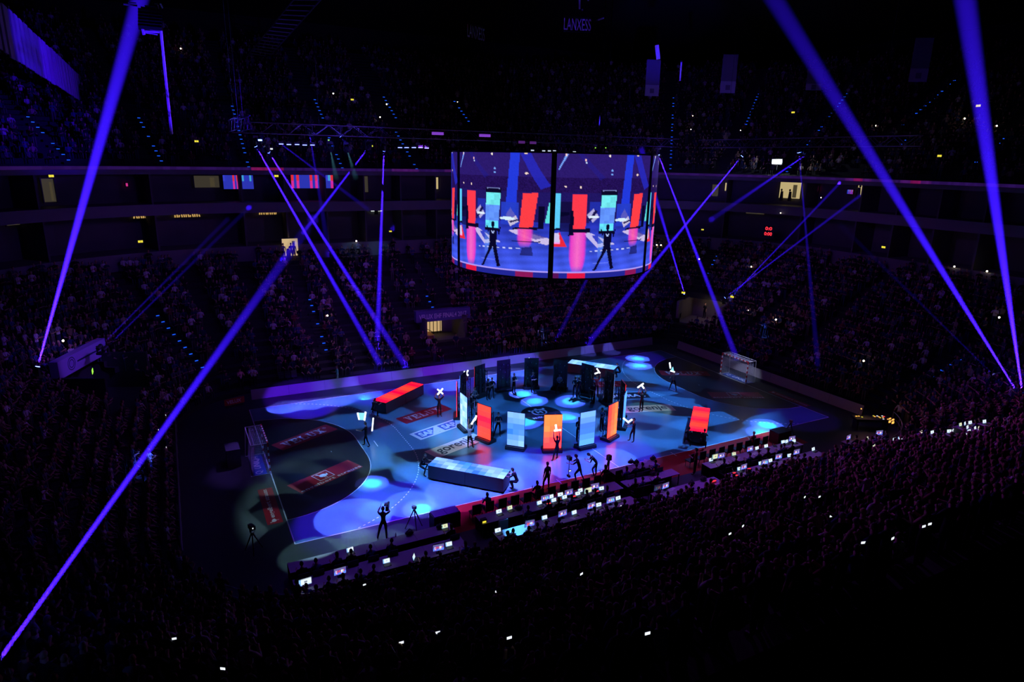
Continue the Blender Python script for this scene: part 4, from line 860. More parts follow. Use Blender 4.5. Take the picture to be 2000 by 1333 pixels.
# lower tier rows
vs = []; fs = []; 
for i in range(NR):
    d = i*RD
    for k in range(NP):
        mid = k+0.5
        if in_hole(mid, d+RD/2): continue
        o = len(vs); z = Z0+i*RH; zb = 0.0 if i == 0 else z-RH
        vs += [tuple(bp(k, d, zb)), tuple(bp(k+1, d, zb)), tuple(bp(k+1, d, z)), tuple(bp(k, d, z)), tuple(bp(k+1, d+RD, z)), tuple(bp(k, d+RD, z))]
        fs += [(o, o+1, o+2, o+3), (o+3, o+2, o+4, o+5)]
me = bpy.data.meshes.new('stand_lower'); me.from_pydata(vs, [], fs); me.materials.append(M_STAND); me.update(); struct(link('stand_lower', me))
vs = []; fs = []
for i in range(UNR):
    d = UD0+i*RD
    for k in FARIDX[:-1]:
        o = len(vs); z = UZ0+i*URH; zb = z-URH
        vs += [tuple(bp(k, d, zb)), tuple(bp(k+1, d, zb)), tuple(bp(k+1, d, z)), tuple(bp(k, d, z)), tuple(bp(k+1, d+RD, z)), tuple(bp(k, d+RD, z))]
        fs += [(o, o+1, o+2, o+3), (o+3, o+2, o+4, o+5)]
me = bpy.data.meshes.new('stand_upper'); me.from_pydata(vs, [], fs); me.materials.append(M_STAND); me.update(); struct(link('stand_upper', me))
# suite ring between the tiers
ring = struct(sweep('wall_suites', [(19.6, 9.9), (19.6, 13.2), (16.2, 13.2)], M_CONC, FARIDX))
for nm, prof, m in (('lower_fascia', [(16.0, 8.4), (16.0, 9.9), (19.6, 9.9)], M_FASC), ('middle_fascia', [(16.2, 13.2), (16.2, 14.2), (19.6, 14.2)], M_FASC), ('rear_panel', [(19.6, 14.2), (19.6, 16.9), (16.4, 16.9)], M_CONC), ('upper_fascia', [(16.4, 16.9), (16.4, 17.3)], M_FASC), ('parapet', [(16.4, 17.62), (16.6, 17.62), (16.6, 17.4), (18.5, 17.3)], M_FASC)):
    sweep(nm, prof, m, FARIDX, ring)
pm = [MB().box((0, 1.6, 1.65), (0.16, 3.2, 3.3), M_CONC).mesh('partition'), MB().box((0, 1.5, 1.35), (0.16, 3.0, 2.7), M_CONC).mesh('partition')]
for k in FARIDX[2:-2:4]:
    n = bn(k); a = math.atan2(n[1], n[0])-math.pi/2
    for lv, (d, z) in enumerate(((16.4, 9.9), (16.6, 14.2))): link('partition', pm[lv], ring, bp(k, d, z), a)
# dim LED ribbon on the upper edge
cols = []; vs = []; fs = []
for a, k in enumerate(FARIDX[:-1]):
    for j in range(4):
        o = len(vs); s0 = k+j/4; s1 = k+(j+1)/4; vs += [tuple(bp(s0, 16.37, 17.32)), tuple(bp(s1, 16.37, 17.32)), tuple(bp(s1, 16.37, 17.60)), tuple(bp(s0, 16.37, 17.60))]; fs.append((o, o+1, o+2, o+3))
        h = math.sin(k*0.9)+math.sin(k*0.37+1.3); c = np.array(lin(38, 14, 76)) if h < 0.7 else (np.array(lin(112, 16, 78)) if h > 1.2 else np.array(lin(66, 20, 92)))
        cols += [tuple(c*(0.8+0.4*random.random()))]*4
me = bpy.data.meshes.new('ribbon_display'); me.from_pydata(vs, [], fs); ca = me.color_attributes.new('Col', 'FLOAT_COLOR', 'POINT'); ca.data.foreach_set('color', np.array([(*c, 1) for c in cols], dtype=np.float32).ravel()); me.materials.append(M_PICT); me.update()
tag(link('ribbon_display', me), 'thin violet and pink LED ribbon running round the edge of the upper tier', 'led ribbon')
# ceiling
struct(obj('ceiling', MB().poly([(-75, -60), (-75, 75), (80, 75), (80, -60)], M_BLACK, 37.5)))
for nm, x0, y0, x1, y1 in (('wall_far', -75, 66, 80, 66), ('wall_left', -72, -60, -72, 66), ('wall_right', 78, 66, 78, -60)):
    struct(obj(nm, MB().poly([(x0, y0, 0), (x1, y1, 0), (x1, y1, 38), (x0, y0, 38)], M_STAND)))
#PART5
# ------------------------------------------------------------------ tunnels through the lower tier
def frame_at(s): n = bn(s); return n, np.array([n[1], -n[0]]), math.atan2(n[1], n[0])-math.pi/2   # outward, tangent, rotation (local +y outward)
def tunnel(i, hw, d0, d1, zf, zt, mwall):
    n, tg, a = frame_at(HOLES[i][0]); c = bp(HOLES[i][0], d0, 0); L = d1-d0
    mb = MB(); mb.box((-hw, L/2, (zf+zt)/2), (0.25, L, zt-zf+0.8), mwall); mb.box((hw, L/2, (zf+zt)/2), (0.25, L, zt-zf+0.8), mwall)
    mb.box((0, L+0.1, (zf+zt+0.6)/2), (2*hw, 0.2, zt+0.6-zf), mwall); mb.box((0, L/2, zf-0.05), (2*hw, L, 0.1), mwall)
    o = obj('wall_tunnel', mb, None, (c[0], c[1], 0), a); struct(o); return o, c, a
tn1, c1, a1 = tunnel(0, 2.1, 3.4, 6.9, 1.35, 3.35, M_CONC)
M_GLAZE = emat('lit_stairwell', (1.0, 0.66, 0.30), 0.55)
obj('lit_panel', MB().box((-0.55, 3.4, 2.45), (2.7, 0.06, 1.7), M_GLAZE), tn1); obj('ramp', MB().box((-1.3, 2.4, 1.45), (1.4, 1.6, 0.5), mat('ochre_floor', (0.55, 0.26, 0.08), 0.7)), tn1)
for x in (-1.75, -1.35, -0.95, -0.55, -0.15, 0.25, 0.6): obj('bar', MB().box((x, 3.2, 2.4), (0.06, 0.06, 2.0), M_BLACK), tn1)
obj('hand_rail', MB().tube((-2.0, 2.6, 2.7), (-0.6, 2.0, 1.9), 0.035, M_BLACK, 6), tn1)
l = bpy.data.lights.new('stairwell_lamp', 'POINT'); l.energy = 8; l.color = (1.0, 0.62, 0.26); l.shadow_soft_size = 0.15; o = bpy.data.objects.new('stairwell_lamp', l); COL.objects.link(o); o.location = (c1[0]-1.5, c1[1]+2.6, 3.0)
def banner_sign(label, sc, d, x0, x1, z0, z1, text, mtop):
    n, tg, a = frame_at(sc); c = bp(sc, d, 0); t = thing('banner_beam', label, 'sign', (c[0], c[1], 0), a)
    obj('beam', MB().box(((x0+x1)/2, 0.3, (z0+z1)/2), (x1-x0, 0.55, z1-z0), mtop), t)
    return t
M_BAN = mat('banner_cloth', (0.10, 0.09, 0.30), 0.7)
bs = banner_sign('blue banner beam over the lit tunnel in the far stand', HOLES[0][0], 4.2, -2.8, 2.9, 3.35, 4.45, '', M_BAN)
mb = MB(); v, f = text_geo('VELUX EHF FINAL4 2017', bold=0.02); mb.add([(-2.5+5.0*p[0], 0.015, 3.62+0.5*p[1]) for p in v], f, M_PWHITE); obj('lettering', mb, bs)
spot('banner_light', (-6, -2, 17), (-0.5, 18, 3.9), 9000, (0.16, 0.05, 1.0), 18, 0.5, 0.1)
tn2, c2, a2 = tunnel(1, 2.4, 3.2, 8.0, 1.7, 3.6, mat('grey_concrete', (0.30, 0.27, 0.24), 0.8, noise=0.2, nscale=1.0))
l = bpy.data.lights.new('tunnel_lamp', 'POINT'); l.energy = 9; l.color = (1.0, 0.75, 0.55); l.shadow_soft_size = 0.15; o = bpy.data.objects.new('tunnel_lamp', l); COL.objects.link(o); q = bp(HOLES[1][0], 6.2, 3.5); o.location = q
bs2 = banner_sign('dark beam over the far right corner tunnel', HOLES[1][0], 6.6, -2.6, 2.6, 3.9, 4.5, '', M_STAND)
person('person standing in the mouth of the far right corner tunnel', 0, 0, 90, ST, at=bp(HOLES[1][0]-0.3, 6.6, 1.75))
tn3, c3, a3 = tunnel(2, 3.0, 3.2, 7.2, 1.7, 4.0, M_STAND)
bs3 = banner_sign('violet banner with ring emblem above the left corner tunnel', HOLES[2][0], 6.0, -3.0, 3.0, 4.3, 5.5, '', mat('violet_banner', (0.28, 0.20, 0.45), 0.7))
mb = MB()
for r in (0.30, 0.46): 
    for k in range(24):
        t0 = k*math.pi/12; t1 = (k+1)*math.pi/12; mb.add([(-1.5+0.0+r*math.cos(t0), 0.015, 4.95+r*math.sin(t0)), (-1.5+r*math.cos(t1), 0.015, 4.95+r*math.sin(t1)), (-1.5+(r-0.07)*math.cos(t1), 0.015, 4.95+(r-0.07)*math.sin(t1)), (-1.5+(r-0.07)*math.cos(t0), 0.015, 4.95+(r-0.07)*math.sin(t0))], [(0, 1, 2, 3)], M_PNAVY)
obj('emblem', mb, bs3); obj('stripe', MB().box((0.9, 0.02, 4.9), (3.4, 0.01, 0.12), M_PNAVY), bs3)
spot('banner_light', (-20, 2, 14), bp(HOLES[2][0], 6.0, 4.9), 5500, (0.22, 0.06, 1.0), 22, 0.6, 0.1)

# ------------------------------------------------------------------ finding points of the tiers
SG = np.arange(0, NP, 0.25)
GRID = {}
def grid_for(tier):
    if tier in GRID: return GRID[tier]
    ds = np.arange(0.1, NR*RD, 0.2) if tier == 'low' else np.arange(UD0+0.1, UD0+UNR*RD, 0.2)
    pts = np.array([[(*bp(s, d, 0)[:2], (Z0+RH/RD*d if tier == 'low' else UZ0+URH/RD*(d-UD0))) for d in ds] for s in SG])
    d = pts-CAM; z = d@FW; GRID[tier] = (ds, pts, 1000+FPX*(d@RT)/z, 666.5-FPX*(d@UP)/z, z); return GRID[tier]
def find(px, py, tier, h=0.0):
    ds, pts, X, Y, Z = grid_for(tier); Yh = Y-h*FPX/np.maximum(Z, 1)
    e = (X-px)**2+(Yh-py)**2+np.where(Z < 3, 1e9, 0)+np.maximum(Z, 0)*0.02; i, j = np.unravel_index(e.argmin(), e.shape); return SG[i], ds[j], pts[i, j]
def facing(s): n = bn(s); return math.atan2(-n[1], -n[0])-math.pi/2      # local +y towards the court
# lit stair aisles
AISLES = [('low', 618, 630, 577, 684, 'in the far stand left of the lit tunnel'), ('low', 343, 660, 615, 716, 'in the left half of the far stand corner'), ('low', 484, 482, 470, 492, 'below the lit doorway on the left'), ('low', 366, 489, 484, 496, 'high in the left corner of the far stand'),
          ('low', 736, 470, 457, 483, 'high in the far stand left of the video cube'), ('low', 820, 461, 450, 476, 'high in the far stand beside the video cube'), ('low', 1393, 510, 490, 530, 'in the far right stand below the crossing beams'), ('low', 634, 470, 462, 486, 'high in the far stand under the crossed beams'),
          ('low', 838, 585, 575, 597, 'just above the banner of the lit tunnel'), ('low', 1850, 715, 690, 742, 'in the right stand near the corner lamp'), ('low', 1765, 490, 484, 508, 'high in the right stand under the thick beam'), ('low', 1650, 494, 490, 498, 'high in the right stand left of the thick beam'),
          ('up', 112, 285, 225, 326, 'in the upper tier at far left'), ('up', 303, 280, 222, 326, 'in the upper tier right of the thick left beam'), ('up', 473, 270, 205, 324, 'in the upper tier above the left truss lamps'), ('up', 624, 210, 195, 222, 'high in the upper tier left of centre'),
          ('up', 765, 212, 195, 228, 'high in the upper tier beside the phone torches'), ('up', 901, 215, 198, 231, 'high in the upper tier above the video cube'), ('up', 655, 300, 262, 326, 'in the upper tier behind the left truss'), ('up', 800, 300, 257, 331, 'in the upper tier left of the video cube'),
          ('up', 1311, 260, 187, 333, 'in the upper tier right of the video cube'), ('up', 1463, 215, 182, 247, 'in the upper tier above the right truss lamp'), ('up', 1605, 250, 168, 332, 'in the upper tier behind the right beam'), ('up', 1812, 205, 155, 245, 'long, in the upper tier at the right'),
          ('up', 1768, 272, 265, 280, 'short, in the upper tier right'), ('up', 1925, 300, 268, 332, 'in the upper tier at far right')]
step_me = MB().box((0, 0, 0), (0.26, 0.05, 0.06), M_STEP).mesh('step_light'); tread_me = MB().box((0, 0, 0.10), (1.1, 0.4, 0.20), M_STAND).mesh('tread')
AS = []
for (tier, px, py, y0, y1, txt) in AISLES:
    s, d, p = find(px, py, tier); AS.append((tier, s)); ds, pts, X, Y, Z = grid_for(tier); i = int(round(s/0.25)); a = facing(s)
    t = thing('aisle_stairs', 'stair aisle with blue step lights '+txt, 'stairs', bp(s, ds[0], (Z0 if tier == 'low' else UZ0)), a, 'stair aisles with blue step lights'); inv = t.matrix_basis.inverted()
    for r in range(NR if tier == 'low' else UNR):
        dd = (r*RD if tier == 'low' else UD0+r*RD); zz = (Z0+r*RH if tier == 'low' else UZ0+r*URH)
        q = bp(s, dd+0.05, zz); x, y, z = proj(q)
        if not (y0-(2 if y1-y0 > 40 else 7) < y < y1+(2 if y1-y0 > 40 else 7)) or (tier == 'low' and in_hole(s, dd)): continue
        w_ = inv @ Vector(bp(s, dd-0.03, zz-0.10)); w2 = inv @ Vector(bp(s, dd-0.22, zz-(RH if tier == 'low' else URH))); link('tread', tread_me, t, w2)
        if random.random() < 0.9: link('step_light', step_me, t, w_)
    if not t.children: bpy.data.objects.remove(t)
def near_aisle(tier, s, d): return any(t == tier and min(abs(s-a), NP-abs(s-a)) < 3 and np.hypot(*(bp(s, d, 0)-bp(a, d, 0))[:2]) < 0.72 for t, a in AS)

# ------------------------------------------------------------------ crowd
def lowpoly(seated):
    mb = MB(); m = {'shirt': M_BLACK, 'skin': M_SKIN, 'hair': M_HAIR, 'leg': M_CLOTH}; hp = 0.47 if seated else 0.92
    rings = [(hp, 0.17, 0.12), (hp+0.22, 0.16, 0.11), (hp+0.45, 0.21, 0.12), (hp+0.53, 0.12, 0.08)]
    vs = [(rx*math.cos(k*math.pi/3), ry*math.sin(k*math.pi/3), z) for z, rx, ry in rings for k in range(6)]
    mb.add(vs, [(r*6+k, r*6+(k+1) % 6, r*6+6+(k+1) % 6, r*6+6+k) for r in range(3) for k in range(6)]+[(18, 19, 20, 21, 22, 23)], m['shirt'])
    mb.tube((0, 0.01, hp+0.52), (0, 0.02, hp+0.62), 0.05, m['skin'], 5, cap=False)
    mb.ball((0, 0.03, hp+0.70), 0.1, m['skin'], 6, 4, (0.8, 0.9, 1.1)); mb.ball((0, 0.0, hp+0.725), 0.107, m['hair'], 6, 4, (0.8, 0.86, 1.05))
    for s in (-1, 1):
        e = (s*0.27, 0.12, hp+0.22); h = (s*0.07, 0.34, hp+0.32) if not seated else (s*0.14, 0.32, hp+0.10)
        mb.tube((s*0.20, 0, hp+0.47), e, 0.055, m['shirt'], 4, 0.045, cap=False); mb.tube(e, h, 0.042, m['skin'], 4, 0.035)
        if seated: mb.tube((s*0.09, 0, hp), (s*0.11, 0.42, hp+0.02), 0.085, m['leg'], 4, 0.06, cap=False); mb.tube((s*0.11, 0.42, hp+0.02), (s*0.11, 0.44, 0.03), 0.06, m['leg'], 4, 0.04)
        else: mb.tube((s*0.09, 0, hp), (s*0.11, 0.02, 0.03), 0.09, m['leg'], 4, 0.05)
    reg = [mb.mats[k] for k in mb.m]; vr = [None]*len(mb.v)
    for f, mm in zip(mb.f, reg):
        for i in f: vr[i] = mm
    code = {M_BLACK: 0, M_SKIN: 1, M_HAIR: 2, M_CLOTH: 3}
    return np.array(mb.v), mb.f, np.array([code[x] for x in vr])
LP = [lowpoly(True), lowpoly(False)]
SHIRTS = [((0.012, 0.012, 0.016), 'black'), ((0.02, 0.03, 0.08), 'dark navy'), ((0.10, 0.10, 0.11), 'grey'), ((0.55, 0.53, 0.55), 'white'), ((0.16, 0.03, 0.04), 'dark red'), ((0.05, 0.08, 0.18), 'blue'), ((0.18, 0.08, 0.07), 'brown'), ((0.4, 0.32, 0.2), 'beige')]
SW = [0.40, 0.24, 0.12, 0.08, 0.04, 0.06, 0.02, 0.04]
SEATPX = [(549, 733), (560, 730), (573, 727), (550, 744), (562, 741), (575, 737), (552, 753), (565, 750)]
SEATS = [find(x, y, 'low', 0.5) for x, y in SEATPX]
cand = []
def bowl_h(p):
    e = min(range(NP), key=lambda k: (p[0]-PATH[k][0])**2+(p[1]-PATH[k][1])**2); q = PATH[e]; d = (p[0]-q[0])*q[2]+(p[1]-q[1])*q[3]; return (Z0+RH*math.floor(d/RD) if d > 0 else 0.0)
def press_pt(px, py, h):
    z = h
    for _ in range(6): p = gz(px, py, z); z = h+bowl_h(p)
    return p
PR = [(1657, 858, 'm'), (1687, 877, 'y'), (1695, 856, 'y'), (1708, 870, 'y'), (1717, 849, 'm'), (1748, 858, 'w'), (1759, 856, 'w'), (1800, 844, 'y'), (1812, 855, 'y'), (1806, 867, 'y'), (1822, 844, 'w'), (1855, 842, 'w'), (1863, 841, 'w'), (1877, 829, 'y'), (1886, 827, 'w'), (1891, 834, 'w'),
      (1896, 825, 'w'), (1906, 836, 'w'), (1894, 842, 'w'), (1913, 836, 'y'), (1924, 823, 'w'), (1886, 850, 'w'), (1781, 856, 'w')]
PRP = [press_pt(e[0], e[1], 0.92) for e in PR]
PRESS = (13.2, 33.0)
for tier in ('low', 'up'):
    for r in range(NR if tier == 'low' else UNR):
        d = (r+0.45)*RD+(0 if tier == 'low' else UD0); z = Z0+r*RH if tier == 'low' else UZ0+r*URH
        s = 0.0
        while s < NP:
            c = bp(s, d, z); step = 0.56*1.0/max(0.3, np.hypot(*(bp(s+0.5, d, 0)-bp(s-0.5, d, 0))[:2])); s += step
            if tier == 'up' and bn(s)[1] < -0.5: continue
            x, y, zd = proj(c+[0, 0, 1.0])
            if zd < 3 or not (-90 < x < 2090 and -60 < y < 1420): continue
            if near_aisle(tier, s, d) or (tier == 'low' and (in_hole(s, d, 0.25) or in_hole(s, d+0.9, 0.0))): continue
            if tier == 'low' and PRESS[0] < c[0] < PRESS[1] and c[1] < -10 and r < 9 and any(abs(c[0]-q[0]) < 0.75 and -1.5 < c[1]-q[1] < 0.9 for q in PRP): continue
            if tier == 'low' and any(np.hypot(*(c-q[2])[:2]) < 0.5 for q in SEATS): continue
            if random.random() > (0.90 if tier == 'low' else 0.50): continue
            cand.append((zd, tier, s, c))
cand.sort(key=lambda t: t[0])
NI = 300
poses = [('seated', (A_['clap'], A_['clap'], G_['sit'], G_['sit']), False), ('seated', (A_['hold'], A_['desk'], G_['sit'], G_['sit']), True), ('standing clapping', (A_['clap'], A_['clap'], G_['stand'], G_['stand']), False),
         ('standing', (A_['down'], A_['hold'], G_['stand'], G_['stand']), True), ('folded-arm standing', (A_['cross'], A_['cross'], G_['stand'], G_['stand']), False), ('forward-leaning seated', (A_['desk'], A_['desk'], G_['sit'], G_['sit']), False)]
PM = []
for k, (nm, ps, lg) in enumerate(poses):
    mt = mats_for(M_SHIRT, M_CLOTH, arm=M_SKIN if k % 2 else M_SHIRT, hair=[M_HAIR, M_BLOND, M_HAIR, M_HAIR, mat('hair_grey', (0.3, 0.3, 0.3), 0.7), M_BLOND][k])
    me, P, nk, hd = body_mesh('spectator', ps, mt, sub=0, fingers=False, headsub=2, lean=(0, 0.35, 1) if 'leaning' in nm else (0, 0.05, 1)); PM.append((me, nm, lg))
nind = 0; rest = []
for (zd, tier, s, c) in cand:
    x, y, _ = proj(c+[0, 0, 0.9])
    if nind < NI and tier == 'low' and 0 < x < 2000 and y < 1330 and PATH[int(s) % NP][3] < -0.2:
        k = random.randrange(6); ci = random.choices(range(8), SW)[0]; o = link('spectator', PM[k][0], None, c, facing(s)+random.uniform(-0.3, 0.3)); zone = 'near stand left end' if x < 420 else ('below the left desks' if x < 760 else ('below the middle desks' if x < 1060 else ('below the officials desks' if x < 1350 else ('below the right desks' if x < 1650 else 'near stand right end')))); zone += ', foreground' if zd < 24 else ''; kk = random.uniform(0.94, 1.06); o.scale = (kk, kk, kk)
        o.color = (*SHIRTS[ci][0], 1); tag(o, '%s spectator in %s top, %s' % (PM[k][1], SHIRTS[ci][1], zone), 'person', '%s spectators in %s tops %s' % (PM[k][1], SHIRTS[ci][1], zone)); nind += 1
    else: rest.append((tier, s, c))
VV = []; FF = []; CC = []; off = 0
for (tier, s, c) in rest:
    lv, lf, lc = LP[1 if random.random() < (0.35 if tier == 'low' else 0.2) else 0]
    a = facing(s)+random.uniform(-0.3, 0.3); k = random.uniform(0.93, 1.07); ca, sa = math.cos(a)*k, math.sin(a)*k
    p = np.empty_like(lv); p[:, 0] = lv[:, 0]*ca-lv[:, 1]*sa+c[0]; p[:, 1] = lv[:, 0]*sa+lv[:, 1]*ca+c[1]; p[:, 2] = lv[:, 2]*k+c[2]
    sh = random.choices(SHIRTS, SW)[0][0]; hr = random.choice([(0.02, 0.014, 0.01), (0.06, 0.035, 0.02), (0.25, 0.2, 0.14)]); lg = random.choice([(0.012, 0.012, 0.016), (0.03, 0.04, 0.09), (0.1, 0.09, 0.08)])
    tab = np.array([sh, (0.42, 0.24, 0.17), hr, lg]); VV.append(p); CC.append(tab[lc]); FF += [tuple(i+off for i in f) for f in lf]; off += len(p)
me = bpy.data.meshes.new('crowd'); me.from_pydata(np.concatenate(VV).tolist(), [], FF); cc = np.ones((off, 4), np.float32); cc[:, :3] = np.concatenate(CC)
at = me.color_attributes.new('Col', 'FLOAT_COLOR', 'POINT'); at.data.foreach_set('color', cc.ravel()); me.materials.append(attr_mat('crowd_colours', False)); me.update()
tag(link('crowd', me), 'dim crowd of spectators filling the far, left and right stands and both tiers', 'crowd', kind='stuff')
print('crowd', len(rest), 'individuals', nind)
# a few spectators the eye can pick out
def special(label, px, py, mts, pose=0, h=0.9):
    s, d, p = find(px, py, 'low', h); me, P, nk, hd = body_mesh('spectator', poses[pose][1], mts, sub=0, fingers=False, headsub=2); r = int(d/RD); c = bp(s, (r+0.3)*RD, Z0+r*RH)
    o = link('spectator', me, None, c, facing(s)); tag(o, label, 'person'); return o
sp = special('standing spectator with a yellow sunburst on the back, low in the left foreground', 305, 1250, mats_for(mat('dark_shirt', (0.02, 0.015, 0.01), 0.8), M_CLOTH), 3, 1.1)
mb = MB()
for k in range(14):
    a = k*2*math.pi/14; mb.add([(0.05*math.cos(a-0.2), -0.15, 1.28+0.05*math.sin(a-0.2)), (0.05*math.cos(a+0.2), -0.15, 1.28+0.05*math.sin(a+0.2)), (0.22*math.cos(a), -0.15, 1.28+0.22*math.sin(a))], [(0, 1, 2)], mat('sun_yellow', (0.75, 0.5, 0.03), 0.7))
obj('sun_print', mb, sp)
special('standing spectator in a pale grey top beside the sunburst shirt', 402, 1252, mats_for(M_LIGHTC, M_CLOTH, arm=M_LIGHTC), 3, 1.1)
special('spectator in a pale pink shirt in the front row of the far stand at left', 475, 750, mats_for(mat('pink_shirt', (0.8, 0.35, 0.4), 0.8), M_CLOTH), 2, 1.1)
special('spectator in a white shirt lit beside the pink shirt in the front row', 499, 748, mats_for(M_LIGHTC, M_CLOTH), 2, 1.1)
# empty folding seats in the front rows at the far left
seat0 = None
for i, (s, d, p) in enumerate(SEATS):
    r = int(d/RD); c = bp(s, (r+0.4)*RD, Z0+r*RH); lab = 'empty black folding seat in the front rows of the far stand, %s' % ['upper left', 'upper middle', 'upper right', 'middle left', 'middle centre', 'middle right', 'lower left', 'lower right'][i]
    if seat0 is None:
        seat0 = thing('folding_seat', lab, 'seat', c, facing(s), 'empty folding seats'); m = mat('seat_shell', (0.09, 0.10, 0.12), 0.25)
        obj('backrest', MB().box((0, -0.2, 0.66), (0.46, 0.05, 0.46), m), seat0); obj('seat_pan', MB().box((0, -0.1, 0.52), (0.44, 0.09, 0.38), m), seat0); obj('bracket', MB().box((0, -0.2, 0.22), (0.06, 0.06, 0.44), M_DARK), seat0)
    else: dup(seat0, c, facing(s), lab, 'empty folding seats')
# guard rails
def rail(label, idx, d, z, base):
    t = thing('guard_rail', label, 'railing', (0, 0, 0)); mb = MB()
    P = [bp(k, d, z) for k in idx]
    for a, b in zip(P[:-1], P[1:]): mb.tube(a, b, 0.028, M_ALU, 6, cap=False); mb.tube(a-V(0, 0, 0.45), b-V(0, 0, 0.45), 0.018, M_ALU, 5, cap=False)
    obj('hand_rail', mb, t); pm_ = MB().tube((0, 0, 0), (0, 0, z-base), 0.022, M_ALU, 6).mesh('post')
    for p in P[::2]: link('post', pm_, t, (p[0], p[1], base))
rail('metal guard rail in front of the near stand behind the desks', sorted(NEAR0, key=lambda k: (k < NP/2, k)), -0.25, 1.05, 0.0)
rail('metal guard rail along the front of the left stand', [k for k in range(NP) if PATH[k][2] < -0.99], -0.2, 1.05, 0.0)
# press desks on the near right rows
pdesk = None
for i, (px, py, kd) in enumerate([e if len(e) == 3 else (*e, "w") for e in PR]):
    p = press_pt(px, py, 0.92); q = laptop((p[0], p[1], p[2]-0.17), 'lit press screen in the near right stand, %s from the left' % ORD[i], kd, random.uniform(-0.3, 0.3), 'press screens in the near right stand')
    if pdesk is None:
        pdesk = thing('press_desk', 'small press desk under the %s press screen from the left' % ORD[i], 'desk', (p[0], p[1], p[2]-0.92), 0.0, 'press desks in the near right stand')
        obj('table_top', MB().box((0, -0.1, 0.735), (0.9, 0.6, 0.03), M_CLOTHTOP), pdesk)
        for x in (-0.4, 0.4): obj('leg', MB().box((x, -0.1, 0.36), (0.05, 0.5, 0.72), M_DARK), pdesk)
    else: dup(pdesk, (p[0], p[1], p[2]-0.92), 0.0, 'small press desk under the %s press screen from the left' % ORD[i], 'press desks in the near right stand')
    if i % 2 == 0: 
        o = link('person', DESKP[i % 3][0], None, (p[0]+0.1, p[1]-0.62, p[2]-0.92), random.uniform(-0.2, 0.2)); tag(o, 'reporter seated at the %s press screen from the left' % ORD[i], 'person', 'reporters in the near right stand'); link('hair', HAIRM[i % 3], o)
mix = thing('mixing_desk', 'audio mixing desk with warm orange lights beyond the right desk block', 'mixing desk', press_pt(1700, 828, 0.4)-V(0, 0, 0.4), -0.5)
obj('console', MB().box((0, 0, 0.8), (2.6, 0.9, 0.18), M_DARK), mix); obj('leg', MB().box((-1.1, 0, 0.36), (0.08, 0.7, 0.72), M_DARK), mix); obj('leg', MB().box((1.1, 0, 0.36), (0.08, 0.7, 0.72), M_DARK), mix)
MO = emat('orange_lamp', (1.0, 0.42, 0.08), 1.6)
for k in range(14): obj('key_light', MB().box((random.uniform(-1.2, 1.2), random.uniform(-0.35, 0.35), 0.905), (0.10, 0.07, 0.025), [MO, M_EXITY, M_DIGIT, M_SCRW][k % 4 if k % 4 != 2 or k == 2 else 0]), mix)
obj('gooseneck_lamp', MB().tube((-0.9, 0.3, 0.9), (-0.8, 0.2, 1.5), 0.015, M_DARK, 5).ball((-0.78, 0.15, 1.5), 0.05, MO), mix)
l = bpy.data.lights.new('desk_lamp', 'POINT'); l.energy = 14; l.color = (1, 0.55, 0.2); l.shadow_soft_size = 0.05; o = bpy.data.objects.new('desk_lamp', l); COL.objects.link(o); o.location = tuple(np.array(mix.location)+V(-0.6, 0.0, 1.5))
for k, (px, py) in enumerate(((1738, 819), (1744, 821), (1738, 824), (1744, 826))):
    p = press_pt(px, py, 0.9); t = thing('indicator_lamp', 'orange square light beyond the mixing desk, %s of the block' % ['upper left', 'upper right', 'lower left', 'lower right'][k], 'lamp', p, 0); obj('lens', MB().box((0, 0, 0), (0.22, 0.05, 0.16), MO), t); obj('housing', MB().box((0, 0.05, 0), (0.28, 0.06, 0.22), M_DARK), t)
